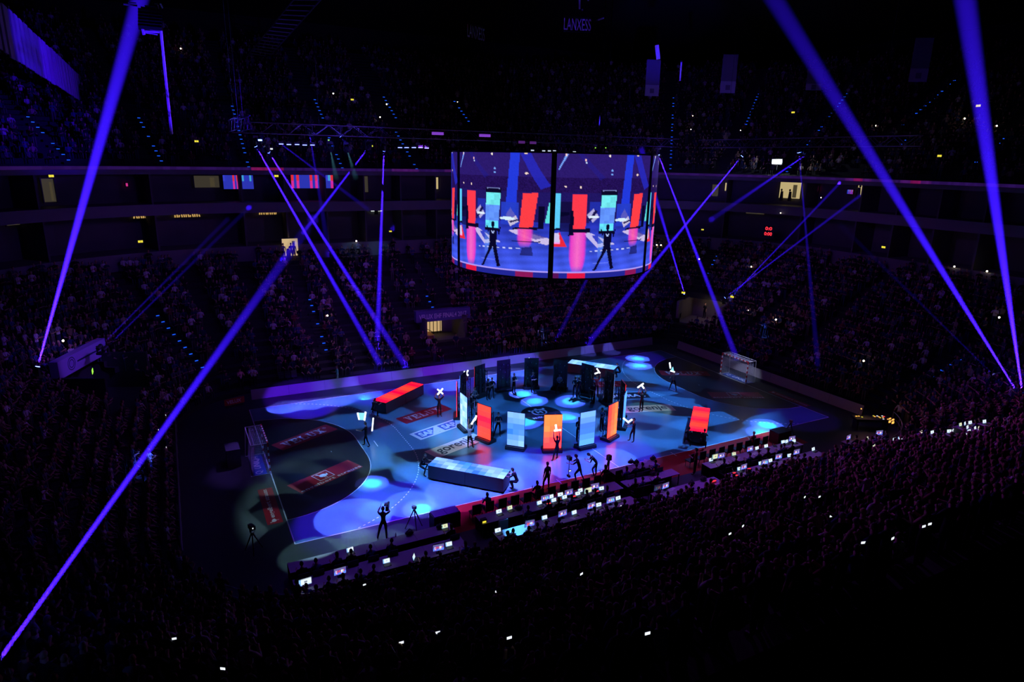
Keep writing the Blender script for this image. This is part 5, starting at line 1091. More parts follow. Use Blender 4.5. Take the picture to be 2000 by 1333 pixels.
#PART6
# ------------------------------------------------------------------ video cube (six curved screens)
BX, BY, BR, BT, BB = 0.25, -0.2, 7.1, 19.25, 11.85
def inpoly(X, Y, pts):
    r = np.zeros(X.shape, bool); n = len(pts)
    for i in range(n):
        x0, y0 = pts[i]; x1, y1 = pts[(i+1) % n]
        if y0 == y1: continue
        c = ((y0 > Y) != (y1 > Y)) & (X < (x1-x0)*(Y-y0)/(y1-y0)+x0); r ^= c
    return r
def show_picture(nx, ny):
    """the live picture on each screen: LED walls, glossy floor, performer with spread legs"""
    u, v = np.meshgrid((np.arange(nx)+0.5)/nx, (np.arange(ny)+0.5)/ny); th = np.radians(60*u)
    X = 1012+753/0.938*np.sin(th)/(1-0.154*np.cos(th)); Y = 145+v*995; r = np.random.default_rng(3)
    C = np.zeros((ny, nx, 3)); n1 = r.random((ny, nx, 1)); C[:] = np.array(lin(34, 16, 84)); C *= 0.6+0.8*n1
    def put(m, c, k=1.0): C[m] = C[m]*(1-k)+np.array(lin(*c))*k
    put(Y < 330, (52, 34, 130), 0.45); put((Y > 450) & (Y < 700), (30, 26, 110), 0.5)
    fl_ = Y > 690; t = np.clip((Y-690)/400, 0, 1)[..., None]; g = np.array(lin(40, 52, 190))*(1-t)+np.array(lin(72, 98, 255))*t
    C[fl_] = (g*(0.85+0.2*np.sin(X/37+Y/23)[..., None]*np.sin(X/61-Y/17)[..., None]))[fl_]
    for pts, c, k in (([(1585, 145), (1640, 145), (1622, 620), (1555, 620)], (34, 62, 235), 0.85), ([(1640, 145), (1692, 145), (1768, 400), (1735, 430)], (38, 44, 200), 0.7), ([(1180, 145), (1230, 145), (1420, 330), (1380, 350)], (30, 30, 150), 0.35),
                      ([(1092, 150), (1112, 150), (1037, 275), (1027, 275)], (120, 165, 255), 1), ([(1083, 140), (1097, 140), (1097, 168), (1083, 168)], (255, 215, 220), 1),
                      ([(1525, 540), (1640, 540), (1640, 720), (1525, 720)], (38, 62, 200), 0.9), ([(1300, 520), (1392, 520), (1392, 700), (1300, 700)], (34, 50, 180), 0.8),
                      ([(1280, 625), (1335, 573), (1382, 635), (1335, 687)], (178, 172, 222), 1), ([(1350, 580), (1372, 596), (1312, 676), (1300, 664)], (24, 18, 80), 1), ([(1560, 640), (1590, 580), (1622, 640), (1590, 690)], (92, 92, 190), 0.9),
                      ([(1575, 690), (1625, 640), (1642, 690), (1590, 732)], (200, 190, 222), 1), ([(1585, 690), (1640, 668), (1640, 680), (1588, 705)], (24, 18, 80), 1)): put(inpoly(X, Y, pts), c, k)
    for (x, y, c) in ((1447, 160, (255, 240, 225)), (1252, 195, (255, 200, 200)), (1259, 215, (200, 220, 255)), (1473, 272, (120, 170, 255)), (1675, 305, (255, 225, 210)), (1095, 402, (255, 225, 215)), (1220, 405, (255, 225, 215)), (1472, 302, (120, 170, 255)), (1670, 150, (255, 225, 190))):
        put((X-x)**2+(Y-y)**2 < 60, c)
    put(((X-1340)/45)**2+((Y-640)/11)**2 < 1, (225, 240, 255)); put(((X-1568)/52)**2+((Y-668)/13)**2 < 1, (215, 240, 255))
    put(inpoly(X, Y, [(1012, 458), (1057, 458), (1057, 728), (1012, 735)]), (92, 205, 250)); put(inpoly(X, Y, [(1060, 520), (1155, 520), (1150, 760), (1060, 760)]), (16, 10, 52), 0.8)
    put(inpoly(X, Y, [(1157, 462), (1280, 462), (1274, 750), (1160, 750)]), (255, 58, 76)); m = inpoly(X, Y, [(1397, 467), (1522, 467), (1505, 755), (1390, 755)])
    tt = np.clip((Y-467)/288, 0, 1)[..., None]; col = np.where(tt < 0.35, np.array(lin(112, 232, 242)), np.where(tt < 0.8, np.array(lin(98, 148, 255)), np.array(lin(100, 225, 255)))); bl = ((np.floor(X/42)+np.floor(Y/48)) % 3)[..., None]*0.10
    C[m] = (col*(0.9+bl))[m]; put(inpoly(X, Y, [(1397, 467), (1440, 467), (1440, 560), (1397, 560)]), (120, 240, 245), 0.7)
    put(inpoly(X, Y, [(1392, 425), (1525, 425), (1525, 465), (1392, 465)]), (10, 8, 40)); put(inpoly(X, Y, [(1398, 440), (1406, 425), (1514, 425), (1520, 440), (1512, 440), (1500, 432), (1416, 432), (1406, 440)]), (150, 160, 235), 0.6)
    put(inpoly(X, Y, [(1660, 460), (1727, 457), (1708, 738), (1643, 740)]), (255, 62, 70)); put(inpoly(X, Y, [(1770, 450), (1800, 446), (1785, 693), (1752, 697)]), (92, 225, 225))
    for pts in ([(1150, 738), (1312, 732), (1312, 768), (1150, 770)], [(1385, 755), (1512, 752), (1512, 775), (1385, 778)], [(1605, 740), (1730, 730), (1725, 752), (1610, 768)], [(1012, 735), (1062, 728), (1062, 745), (1012, 752)]): put(inpoly(X, Y, pts), (12, 8, 42))
    put(inpoly(X, Y, [(1262, 772), (1312, 766), (1532, 866), (1380, 892)]), (196, 186, 238)); put(inpoly(X, Y, [(1330, 790), (1370, 786), (1430, 850), (1388, 862)]), (54, 66, 200)); put(inpoly(X, Y, [(1060, 765), (1122, 880), (1012, 884), (1012, 800)]), (236, 40, 62)); put(inpoly(X, Y, [(1012, 770), (1052, 768), (1066, 850), (1012, 862)]), (210, 198, 240))
    put(inpoly(X, Y, [(1578, 765), (1642, 750), (1790, 830), (1760, 872)]), (205, 190, 235)); put(inpoly(X, Y, [(1640, 772), (1700, 764), (1760, 810), (1720, 830)]), (70, 60, 160), 0.8)
    for (x0, x1, ya, yb, c1, c2) in ((1150, 1280, 768, 1100, (255, 110, 200), (236, 46, 200)), (1636, 1706, 748, 900, (255, 92, 170), (220, 60, 200))):
        cx_ = (x0+x1)/2; w_ = (x1-x0)/2*(1-0.45*np.clip((Y-(ya+yb)/2)/(yb-ya)*2, 0, 1)**2); q = np.clip(1.15-np.abs(X-cx_)/np.maximum(w_, 1), 0, 0.30)/0.30; q = q*(Y > ya)*(Y < yb)*np.clip((yb-Y)/60, 0, 1)
        e = np.clip(1-np.abs(X-cx_)/np.maximum(w_, 1), 0, 1)[..., None]; col = np.array(lin(*c2))*(1-e)+np.array(lin(*c1))*e; C[:] = C*(1-0.93*q[..., None])+col*0.93*q[..., None]
    q = ((np.abs(X-1440) < 55) & (Y > 790) & (Y < 1000))*np.clip(1-np.abs(Y-880)/130, 0, 1)*0.35; C[:] = C*(1-q[..., None])+np.array(lin(120, 180, 255))*q[..., None]
    put((np.abs(Y-853) < 3.5) & (X < 1062), (255, 150, 235)); put((np.abs(Y-859) < 2.5) & (X > 1428) & (X < 1500), (205, 130, 250)); put((np.abs(Y-(852-(X-1580)*0.03)) < 3) & (X > 1600) & (X < 1740), (16, 10, 60))
    put((np.abs(Y-(920-(X-1300)*0.03)) < 4) & (np.floor(X/22) % 2 == 0) & (X > 1300) & (X < 1660), (205, 210, 255)); put((np.abs(Y-1022) < 3) & (X > 1350) & (X < 1480), (120, 140, 255), 0.7)
    D = (8, 6, 42)
    for pts in ([(1142, 590), (1168, 588), (1178, 680), (1168, 740), (1182, 785), (1150, 790), (1132, 795), (1140, 740)], [(1060, 600), (1135, 600), (1140, 625), (1060, 640)], [(1730, 560), (1752, 560), (1748, 740), (1728, 745)], [(1430, 762), (1500, 762), (1492, 872), (1434, 872)], [(1437, 868), (1490, 868), (1498, 930), (1522, 1062), (1500, 1072), (1478, 985), (1462, 912), (1420, 990), (1380, 1074), (1358, 1076), (1420, 940)],
                [(1432, 764), (1420, 800), (1402, 740), (1410, 736), (1424, 770)], [(1498, 764), (1512, 815), (1528, 745), (1520, 742), (1508, 775)], [(1455, 740), (1470, 740), (1472, 768), (1452, 768)], [(1352, 1070), (1384, 1066), (1376, 1080), (1350, 1080)], [(1494, 1058), (1526, 1058), (1526, 1072), (1494, 1074)]): put(inpoly(X, Y, pts), D)
    put(((X-1462)/15)**2+((Y-724)/24)**2 < 1, D); put(inpoly(X, Y, [(1448, 774), (1462, 790), (1476, 772), (1470, 800), (1454, 800)]), (176, 196, 255)); put(inpoly(X, Y, [(1660, 900), (1705, 890), (1712, 965), (1650, 965)]), (22, 14, 70), 0.75)
    put((v > 0.945) & (v < 0.957), (178, 158, 250)); b = v >= 0.957; put(b, (34, 38, 150)); put(b & (np.abs(X-1215) < 75), (226, 24, 70)); put(b & (np.abs(X-1670) < 45), (140, 24, 90)); put(b & (np.abs(X-1040) < 25), (90, 20, 90))
    C *= (0.94+0.12*r.random((ny, nx, 1))); return C
NX, NY = 150, 170
pic = show_picture(NX, NY)
cube = thing('video_cube', 'large round video cube with six curved screens hanging over the court', 'video screen', (BX, BY, 0), 0)
A0 = math.atan2(CAM[1]-BY, CAM[0]-BX)
def screen_mesh():
    vs = []; fs = []; cc = np.ones(((NX+1)*(NY+1), 4), np.float32); m = math.radians(1.25)
    for j in range(NY+1):
        for i in range(NX+1):
            a = m+(math.radians(60)-2*m)*i/NX; vs.append((BR*math.cos(a), BR*math.sin(a), BT-(BT-BB)*j/NY)); cc[j*(NX+1)+i, :3] = pic[min(j, NY-1), min(i, NX-1)]
    for j in range(NY):
        for i in range(NX): a = j*(NX+1)+i; fs.append((a, a+NX+1, a+NX+2, a+1))
    me = bpy.data.meshes.new('screen'); me.from_pydata(vs, [], fs); ca = me.color_attributes.new('Col', 'FLOAT_COLOR', 'POINT'); ca.data.foreach_set('color', cc.ravel()); me.materials.append(M_PICT); me.update(); return me
sm = screen_mesh()
mb = MB()
for k in range(48):
    a0, a1 = 2*math.pi*k/48, 2*math.pi*(k+1)/48; r = BR-0.06
    mb.add([(r*math.cos(a0), r*math.sin(a0), BB-0.12), (r*math.cos(a1), r*math.sin(a1), BB-0.12), (r*math.cos(a1), r*math.sin(a1), BT+0.1), (r*math.cos(a0), r*math.sin(a0), BT+0.1)], [(0, 1, 2, 3)], M_BLACK)
    for z in (BB-0.12, BT+0.1): mb.add([(0, 0, z), (r*math.cos(a0), r*math.sin(a0), z), (r*math.cos(a1), r*math.sin(a1), z)], [(0, 1, 2)], M_BLACK)
obj('core', mb, cube); mul = MB().box((BR, 0, (BT+BB)/2), (0.10, 0.30, BT-BB+0.24), M_BLACK).mesh('mullion')
for k in range(6):
    link('screen', sm, cube, (0, 0, 0), A0+math.radians(60*k)); link('mullion', mul, cube, (0, 0, 0), A0+math.radians(60*k))
for k in range(4): a = A0+math.radians(45+90*k); obj('suspension_cable', MB().tube((4.5*math.cos(a), 4.5*math.sin(a), BT), (4.5*math.cos(a), 4.5*math.sin(a), 37.4), 0.04, M_BLACK, 5), cube)

# ------------------------------------------------------------------ lighting trusses
M_TRUSS = mat('truss_tube', (0.14, 0.13, 0.15), 0.45, 0.6)
def truss(label, p0, p1, w_=0.55, h=0.7):
    p0 = V(*p0); p1 = V(*p1); d = nrm(p1-p0); n = nrm(np.cross(d, V(0, 0, 1)))*w_/2; L = np.linalg.norm(p1-p0); t = thing('lighting_truss', label, 'truss', (0, 0, 0)); up = V(0, 0, h/2)
    for s in (-1, 1):
        for q in (-1, 1): obj('chord', MB().tube(p0+n*s+up*q, p1+n*s+up*q, 0.03, M_TRUSS, 5), t)
    k = int(L/0.9); mb = MB()
    for i in range(k):
        a = p0+d*L*i/k; b = p0+d*L*(i+1)/k; u_ = up if i % 2 else -up
        for s in (-1, 1): mb.tube(a+n*s+u_, b+n*s-u_, 0.014, M_TRUSS, 4, cap=False)
        mb.tube(a+n+up, b-n+up, 0.014, M_TRUSS, 4, cap=False)
    o = obj('bracing', mb, t); o['kind'] = 'stuff'
    for f in (0.15, 0.5, 0.85): q = p0+d*L*f; obj('hoist_chain', MB().tube(q+up, (q[0], q[1], 37.4), 0.012, M_STAND, 4), t)
truss('long lighting truss above the far sideline, behind the video cube', (-19.5, 9.0, 20.6), (19.0, 9.0, 20.6)); truss('lighting truss across the right end of the hall', (22.0, 9.0, 20.6), (22.0, -12, 20.6)); truss('lighting truss above the left end of the court', (-19.5, 8.0, 20.6), (-19.5, 0.5, 20.6))
def moving_head(label, p, target, lens=None, r=0.13, up=1, group='moving head lamps'):
    """base, yoke, tilting head with lens; up = 1 stands on its base, -1 hangs"""
    p = V(*p); d = nrm(V(*target)-p); t = thing('moving_head_lamp', label, 'stage lamp', p, math.atan2(d[1], d[0])-math.pi/2, None); a = -(math.atan2(d[1], d[0])-math.pi/2); dl = V(d[0]*math.cos(a)-d[1]*math.sin(a), d[0]*math.sin(a)+d[1]*math.cos(a), d[2])
    obj('base', MB().box((0, 0, -0.46*up), (0.42, 0.42, 0.16), M_BLACK), t)
    mb = MB()
    for s in (-1, 1): mb.box((s*0.22, 0, -0.17*up), (0.05, 0.12, 0.46), M_BLACK)
    obj('yoke', mb, t); obj('head', MB().tube(-dl*0.28, dl*0.16, r*1.05, M_BLACK, 12, r1=r*1.25), t); obj('lens', MB().tube(dl*0.165, dl*0.185, r*0.95, lens or M_LENS, 12), t); return d
def haze_mat(dens):
    nm = 'haze_%.3f' % dens
    if nm in MATS: return MATS[nm]
    m = bpy.data.materials.new(nm); m.use_nodes = True; nt = m.node_tree; nt.nodes.remove(nt.nodes['Principled BSDF']); s = nt.nodes.new('ShaderNodeVolumeScatter'); s.inputs['Density'].default_value = dens; s.inputs['Color'].default_value = (1, 1, 1, 1)
    nt.links.new(s.outputs[0], nt.nodes['Material Output'].inputs['Volume']); MATS[nm] = m; return m
def beam(lab, src, dst, I, ang, dens=0.035, color=BLUE, hang=True, lens=None, length=None, blend=0.8):
    src = V(*src); dst = V(*dst); d = moving_head('moving head lamp '+lab, src, dst, lens, up=-1 if hang else 1); L = np.linalg.norm(dst-src) if length is None else length
    bl_ = spot('beam_light', src+d*0.24, dst, I*1.4, color, ang, blend, 0.05)
    r0, r1 = 0.11, 0.11+L*math.tan(math.radians(ang/2))*1.03
    hz_ = tag(obj('haze', MB().tube(src+d*0.22, src+d*L, r0, haze_mat(dens), 16, r1=r1)), 'lit haze, lamp '+lab, 'haze', kind='stuff'); BEAMS[bl_.name] = hz_.name
K = 1.0e6; BEAMS = {}
# hanging lamps, beams down into the stands and the court edge
beam('at the left end of the far truss, first from the left', gy(497, 281, 9), gy(742, 712, 13.5), 2.0*K, 1.8, 0.05)
beam('second from the left on the far truss', gy(522, 293, 8.2), gy(790, 712, 14.0), 1.6*K, 1.9, 0.05)
beam('left of the pair above the far stand, beam to lower left', gy(720, 288, 9), gy(548, 512, 29), 0.9*K, 1.6, 0.05)
beam('right of the pair above the far stand, beam straight down', gy(750, 290, 9), gy(737, 668, 16.5), 1.5*K, 2.0, 0.05)
beam('just right of the video cube, beam to lower right', gx(1285, 300, 18), gx(1440, 704, 23.6), 1.6*K, 1.9, 0.05)
beam('on the right truss, beam to lower left behind the cube', gx(1452, 302, 22), gy(1148, 672, 14.2), 1.6*K, 1.9, 0.05)
beam('far right on the right truss, thin beam to lower left', gx(1575, 302, 22), gy(1362, 448, 30.6), 0.36*K, 1.5, 0.05)
beam('on the right truss with a faint beam straight down', gx(1560, 294, 22), gx(1598, 722, 26), 0.20*K, 1.8, 0.03)
beam('hidden behind the cube, lighting people behind the far boards', gy(1258, 325, 9), gy(1090, 657, 15.0), 0.36*K, 1.8)
beam('left of the two cool lamps, faint beam to lower right', gy(662, 262, 9), gy(985, 660, 15), 0.16*K, 1.9, 0.03)
beam('with the thin faint beam from the far truss left end', gy(535, 271, 9), gy(720, 410, 26), 0.16*K, 1.5, 0.03)
beam('on the far truss with a short faint beam down', gy(604, 258, 9), gy(640, 480, 28), 0.16*K, 1.9, 0.03)
beam('cool left one of two beside the far truss', gy(645, 292, 9), gy(656, 345, 13), 0.0025*K, 7, 0.03, (0.2, 0.75, 1.0), lens=M_LENSC, length=5); beam('cool right one of two beside the far truss', gy(678, 293, 9), gy(694, 345, 13), 0.0025*K, 7, 0.03, (0.2, 0.75, 1.0), lens=M_LENSC, length=5)
# lamps standing on the balconies, beams upward
beam('on the left corner tunnel, beam up to the roof', gz(72, 722, 5.9), gy(292, -70, 13.0), 2.3*K, 2.8, 0.045, hang=False)
beam('left of two at the right end of the violet banner', gz(195, 678, 5.7), gy(446, 427, 30.4), 0.17*K, 1.3, 0.03, hang=False); beam('right of two at the right end of the violet banner', gz(206, 681, 5.7), gy(488, 404, 30.4), 0.17*K, 1.3, 0.03, hang=False)
beam('at the left side of the far right corner tunnel', gz(1337, 575, 4.6), gy(1252, 290, 7), 1.8*K, 1.6, 0.035, hang=False)
beam('left of two beside the far right corner tunnel', gz(1413, 584, 4.6), gx(1712, 358, 44), 0.9*K, 1.3, 0.03, hang=False); beam('right of two beside the far right corner tunnel', gz(1428, 580, 4.6), gx(1705, 290, 44), 0.9*K, 1.3, 0.03, hang=False)
beam('in the near right corner, beam to the upper left', gz(1990, 772, 4.2), gz(1470, -70, 33), 2.4*K, 2.6, 0.045, hang=False); beam('in the near right corner, beam straight up', gz(1993, 775, 4.1)+V(0.3, 0, 0), gz(1872, -90, 33), 2.4*K, 3.2, 0.045, hang=False)
beam('thin beam in the near right corner stand', gz(1945, 737, 4.4), gx(1640, 438, 42), 0.14*K, 1.2, 0.03, hang=False)
beam('in the left near corner outside the picture, beam to the upper right', gz(-30, 1330, 7.5), gy(600, 445, 29), 2.6*K, 1.25, 0.05, hang=False)
# blinder rows on the far truss
for g_, xs in (('left', ((549, 281), (564, 282), (580, 282), (595, 283), (610, 283))), ('right', ((781, 288), (794, 288), (808, 288), (821, 288), (833, 289)))):
    for i, (px, py) in enumerate(xs):
        t = thing('blinder_lamp', 'bright blue strip lamp, %s of the %s row of five on the far truss' % (ORD[i], g_), 'stage lamp', gy(px, py, 9), 0, 'strip lamps on the far truss'); obj('housing', MB().box((0, 0.05, 0.08), (0.36, 0.24, 0.16), M_BLACK), t); obj('lens', MB().box((0, -0.04, -0.02), (0.27, 0.24, 0.05), emat('strip_lens', (0.25, 0.3, 1.0), 3.0)), t)
for i, (px, py, c) in enumerate(sorted(((855, 261, 'a'), (947, 265, 'a'), (1040, 294, 'b'), (1062, 295, 'b'), (1073, 295, 'b'), (1083, 295, 'b'), (1019, 278, 'c'), (1041, 279, 'c'), (508, 274, 'd'), (516, 280, 'w'), (529, 291, 'w'), (1122, 297, 'b'), (1163, 289, 'g'), (1183, 289, 'g'), (642, 274, 'g')))):
    m = {'a': emat('violet_lens', (0.35, 0.08, 0.9), 0.6), 'b': emat('cool_lens', (0.7, 0.8, 1.0), 0.9), 'c': emat('violet_dim', (0.25, 0.05, 0.5), 0.3), 'd': M_LENS, 'w': M_SCRW, 'g': M_EXIT}[c]; sz = {'a': (0.85, 0.3, 0.2), 'c': (0.5, 0.2, 0.2)}.get(c, (0.24, 0.1, 0.09) if c != 'g' else (0.07, 0.07, 0.07))
    t = thing('work_lamp', 'small lamp on the trusses behind the video cube, %s from the left' % ORD[i], 'lamp', gy(px, py, 8.5), 0, 'small lamps on the trusses'); obj('lens', MB().box((0, 0, 0), sz, m), t); obj('housing', MB().box((0, sz[1]/2+0.06, 0.04), (sz[0]+0.08, 0.12, sz[2]+0.08), M_BLACK), t)

# ------------------------------------------------------------------ suites: lit rooms, screens, bars
def ring_s(px, py, d, z):
    best = None
    for s in SG:
        if bn(s)[1] < -0.55: continue
        x, y, zd = proj(bp(s, d, z))
        if zd < 5: continue
        e = abs(x-px)+zd*0.05
        if best is None or e < best[0]: best = (e, s, zd)
    return best[1], best[2]
def ring_z(s, d, py):
    lo, hi = 5.0, 30.0
    for _ in range(30):
        m = (lo+hi)/2; y = proj(bp(s, d, m))[1]
        if y > py: lo = m
        else: hi = m
    return (lo+hi)/2
def ring_panel(name, label, cat, px, py, wp, hp, kind, d=19.35):
    s, zd = ring_s(px, py, d, 14); z = ring_z(s, d, py); a = facing(s)+math.pi; w_ = wp*zd/FPX/max(0.35, abs(np.dot(nrm(CAM[:2]-bp(s, d, 0)[:2]), bn(s)))); h = hp*zd/FPX; p = bp(s, d, z)
    t = thing(name, label, cat, p, a)
    if kind == 'pic': 
        c = np.array([[lin(*(random.choice([(255, 40, 60), (40, 50, 200), (60, 170, 230), (240, 40, 160), (60, 60, 190), (40, 40, 150)])))]*1 for _ in range(1)]); g = np.zeros((7, 16, 3)); 
        for i in range(16):
            col = lin(*random.choice([(250, 50, 70), (50, 60, 210), (70, 180, 235), (50, 60, 200), (60, 70, 220)])); g[:3, i] = col; g[3:, i] = lin(240, 50, 170) if col[0] > 0.5 else lin(50, 60, 200)
        link('display', picture('display', g*0.75, w_, h), t, (0, -0.02, 0)); obj('frame', MB().box((0, 0.05, 0), (w_+0.1, 0.08, h+0.1), M_BLACK), t)
    elif kind == 'bar':
        obj('shelf', MB().box((0, 0, -h/2-0.03), (w_, 0.3, 0.05), M_BLACK), t)
        for k in range(max(4, int(w_/0.22))): obj('lit_bottle', MB().tube((-w_/2+0.2*k+0.1+random.uniform(-0.05, 0.05), -0.05, -h/2), (-w_/2+0.2*k+0.1, -0.05, -h/2+random.uniform(0.15, 0.5)*h+0.12), 0.06, emat('bar_glow', (1.0, 0.6, 0.18), 0.55), 6), t)
    else:
        m = {'warm': emat('suite_room', (1.0, 0.78, 0.36), 0.50), 'dim': emat('suite_dim', (0.9, 0.75, 0.5), 0.045), 'white': emat('suite_white', (0.9, 1.0, 0.95), 0.8), 'pink': emat('suite_pink', (1.0, 0.05, 0.4), 0.6), 'door': emat('suite_door', (1.0, 0.72, 0.36), 0.62)}[kind]
        obj('lit_panel', MB().box((0, 0.02, 0), (w_, 0.04, h), m), t); mb = MB()
        for x in (-w_/2-0.05, w_/2+0.05): mb.box((x, -0.05, 0), (0.1, 0.12, h+0.2), M_BLACK)
        mb.box((0, -0.05, h/2+0.05), (w_, 0.12, 0.1), M_BLACK); obj('frame', mb, t)
        if w_ > 0.9: obj('door_leaf', MB().box((w_*0.22, -0.04, -h*0.05), (w_*0.18, 0.05, h*0.8), emat('leaf_'+kind, (0.5, 0.4, 0.2), 0.12)), t)
        if kind in ('warm', 'white', 'door') and w_ > 1.0:
            for k in range(max(1, int(w_/1.1))): obj('guest_silhouette', MB().ball((-w_/2+0.5+k*1.0+random.uniform(-0.2, 0.2), -0.5, -h/2+0.95), 0.13, M_BLACK, 8, 6, (0.9, 0.9, 1.1)).tube((-w_/2+0.5+k*1.0, -0.5, -h/2-0.3), (-w_/2+0.5+k*1.0, -0.5, -h/2+0.8), 0.24, M_BLACK, 8, r1=0.15), t)
    return t
for (nm, lab, cat, px, py, w_, h, k) in (('suite_screen', 'video screen with red and blue picture in a left upper suite', 'screen', 468, 356, 54, 26, 'pic'), ('suite_screen', 'wide video screen with red and blue picture in an upper suite behind the crossing beams', 'screen', 611, 355, 78, 25, 'pic'),
    ('lit_doorway', 'narrow lit doorway in the upper suites just left of the cube', 'doorway', 852, 358, 11, 22, 'warm'), ('lit_doorway', 'dim doorway in the upper suites behind the beam from the pair', 'doorway', 712, 360, 14, 30, 'dim'), ('lit_room', 'white lit room in the lower suites with standing silhouettes', 'room', 735, 406, 22, 14, 'white'),
    ('bar_shelf', 'bar with glowing golden bottles in a lower suite under the left beam', 'bar', 527, 413, 40, 12, 'bar'), ('bar_shelf', 'long row of golden lights in a lower suite at left', 'bar', 284, 422, 44, 8, 'bar'), ('bar_shelf', 'second row of golden lights right of the long row', 'bar', 371, 420, 54, 8, 'bar'),
    ('lit_room', 'large yellow lit suite at the right with people in front', 'room', 1540, 372, 38, 30, 'warm'), ('lit_room', 'small yellow lit suite right of the large one', 'room', 1681, 369, 20, 24, 'warm'), ('lit_doorway', 'thin yellow doorway in an upper suite right of the cube', 'doorway', 1411, 365, 4, 15, 'warm'),
    ('lit_doorway', 'dim doorway beside the thin yellow doorway', 'doorway', 1393, 372, 12, 22, 'dim'), ('lit_room', 'yellow lit room in the lower suites at the right', 'room', 1666, 420, 22, 12, 'warm'), ('suite_screen', 'small pink and blue screen beside the small yellow suite', 'screen', 1657, 375, 10, 8, 'pic'),
    ('lit_sign', 'small pink light in a right upper suite', 'light', 1590, 369, 4, 10, 'pink'), ('lit_sign', 'small pink light in a left upper suite', 'light', 248, 361, 4, 6, 'pink'), ('lit_doorway', 'dim ochre doorway in an upper suite at far left', 'doorway', 106, 372, 20, 44, 'dim'),
    ('lit_room', 'dim suite with pale wall left of the red and blue screen', 'room', 405, 355, 44, 22, 'dim'), ('lit_doorway', 'dim arch in the lower suites at far left', 'doorway', 24, 431, 22, 18, 'dim'), ('lit_room', 'dim pale suite in the lower level at the right', 'room', 1480, 411, 34, 14, 'dim')):
    ring_panel(nm, lab, cat, px, py, w_, h, k)
ring_panel('lit_doorway', 'bright open doorway with people at the top of the left far stand', 'doorway', 561, 483, 30, 34, 'door', 15.9)
for i, (px, py, h, col) in enumerate(((556, 492, 0.9, M_LIGHTC), (567, 490, 0.9, M_CLOTH), (575, 498, 0.9, mat('yellow_trousers', (0.6, 0.4, 0.1), 0.8)))):
    s, zd = ring_s(px, py, 15.4, 9.0); person('person standing in front of the bright open doorway, %s from the left' % ORD[i], 0, 0, math.degrees(facing(s)), ST, mats_for(M_LIGHTC if i == 0 else M_CLOTH, col if i == 2 else M_CLOTH), at=bp(s, 15.4, Z0+19*RH))
s_, zd = ring_s(1521, 316, 17.6, 18); t = thing('flood_lamp', 'blinding white floodlight at the front of the right upper tier', 'lamp', bp(s_, 17.4, ring_z(s_, 17.4, 316)), facing(s_)+math.pi); obj('lens', MB().box((0, 0, 0), (1.1, 0.1, 0.5), emat('flood_white', (0.8, 0.95, 1.0), 8.0)), t); obj('housing', MB().box((0, 0.15, 0), (1.3, 0.25, 0.7), M_BLACK), t); obj('bracket', MB().box((0, 0.2, -0.6), (0.08, 0.08, 0.7), M_BLACK), t)
l = bpy.data.lights.new('flood_light', 'POINT'); l.energy = 160; l.color = (0.85, 0.95, 1.0); o = bpy.data.objects.new('flood_light', l); COL.objects.link(o); o.location = tuple(V(*t.location)+V(*(-bn(s_)*0.5), 0))
# red clock on the right fascia
s_, zd = ring_s(1497, 452, 15.9, 9.3); zc = ring_z(s_, 15.9, 452); t = thing('score_clock', 'small red digital clock on the dark fascia at the right', 'clock', bp(s_, 15.9, zc), facing(s_)+math.pi)
obj('housing', MB().box((0, 0.05, 0), (1.25, 0.12, 1.35), M_BLACK), t); mb = MB()
for txt, z0, x0, x1 in (('0:0', 0.12, -0.40, 0.40), ('0:00', -0.50, -0.46, 0.46)): v, f = text_geo(txt, bold=0.02); mb.add([(x0+(x1-x0)*p[0], -0.02, z0+0.40*p[1]) for p in v], f, M_DIGIT)
obj('digits', mb, t)
# phone torches, phone screens, exit signs
NTH = {}
for i, (px, py, tier) in enumerate(sorted(((651, 186, 'up'), (755, 206, 'up'), (742, 231, 'up'), (357, 97, 'up'), (894, 201, 'up'), (1604, 387, 'r'), (1526, 417, 'r'), (1707, 246, 'up'), (1880, 235, 'up'), (1941, 247, 'up'), (1350, 228, 'up'), (1353, 256, 'up'), (1448, 258, 'up'), (698, 452, 'low'), (640, 617, 'low'), (1279, 480, 'low'), (1287, 480, 'low'), (1262, 490, 'low'),
                                    (1366, 508, 'low'), (1465, 522, 'low'), (1459, 608, 'low'), (1512, 623, 'low'), (1866, 463, 'low'), (1925, 510, 'low'), (1943, 622, 'low'), (1246, 533, 'low'), (1681, 706, 'low'), (126, 667, 'low')))):
    if tier == 'r': s, zd = ring_s(px, py, 16.0, 14); p = bp(s, 16.0, ring_z(s, 16.0, py))
    else: s, d, p = find(px, py, tier, 1.25); p = p+V(0, 0, 1.25)
    t = thing('phone', 'shining phone torch in the %s, %s from the left' % ({'up': 'upper tier', 'low': 'lower stands', 'r': 'suite balcony'}[tier], ORD[NTH.setdefault(tier, [0])[0]]), 'phone', p, facing(s)+math.pi, 'phone torches in the stands'); obj('body', MB().box((0, 0.02, 0), (0.08, 0.012, 0.16), M_BLACK), t); obj('torch', MB().ball((0, -0.01, 0.04), 0.05 if px in (894, 1350, 1353, 1448, 1604, 1526) else 0.075, M_PHONE, 8, 6), t); NTH[tier][0] += 1
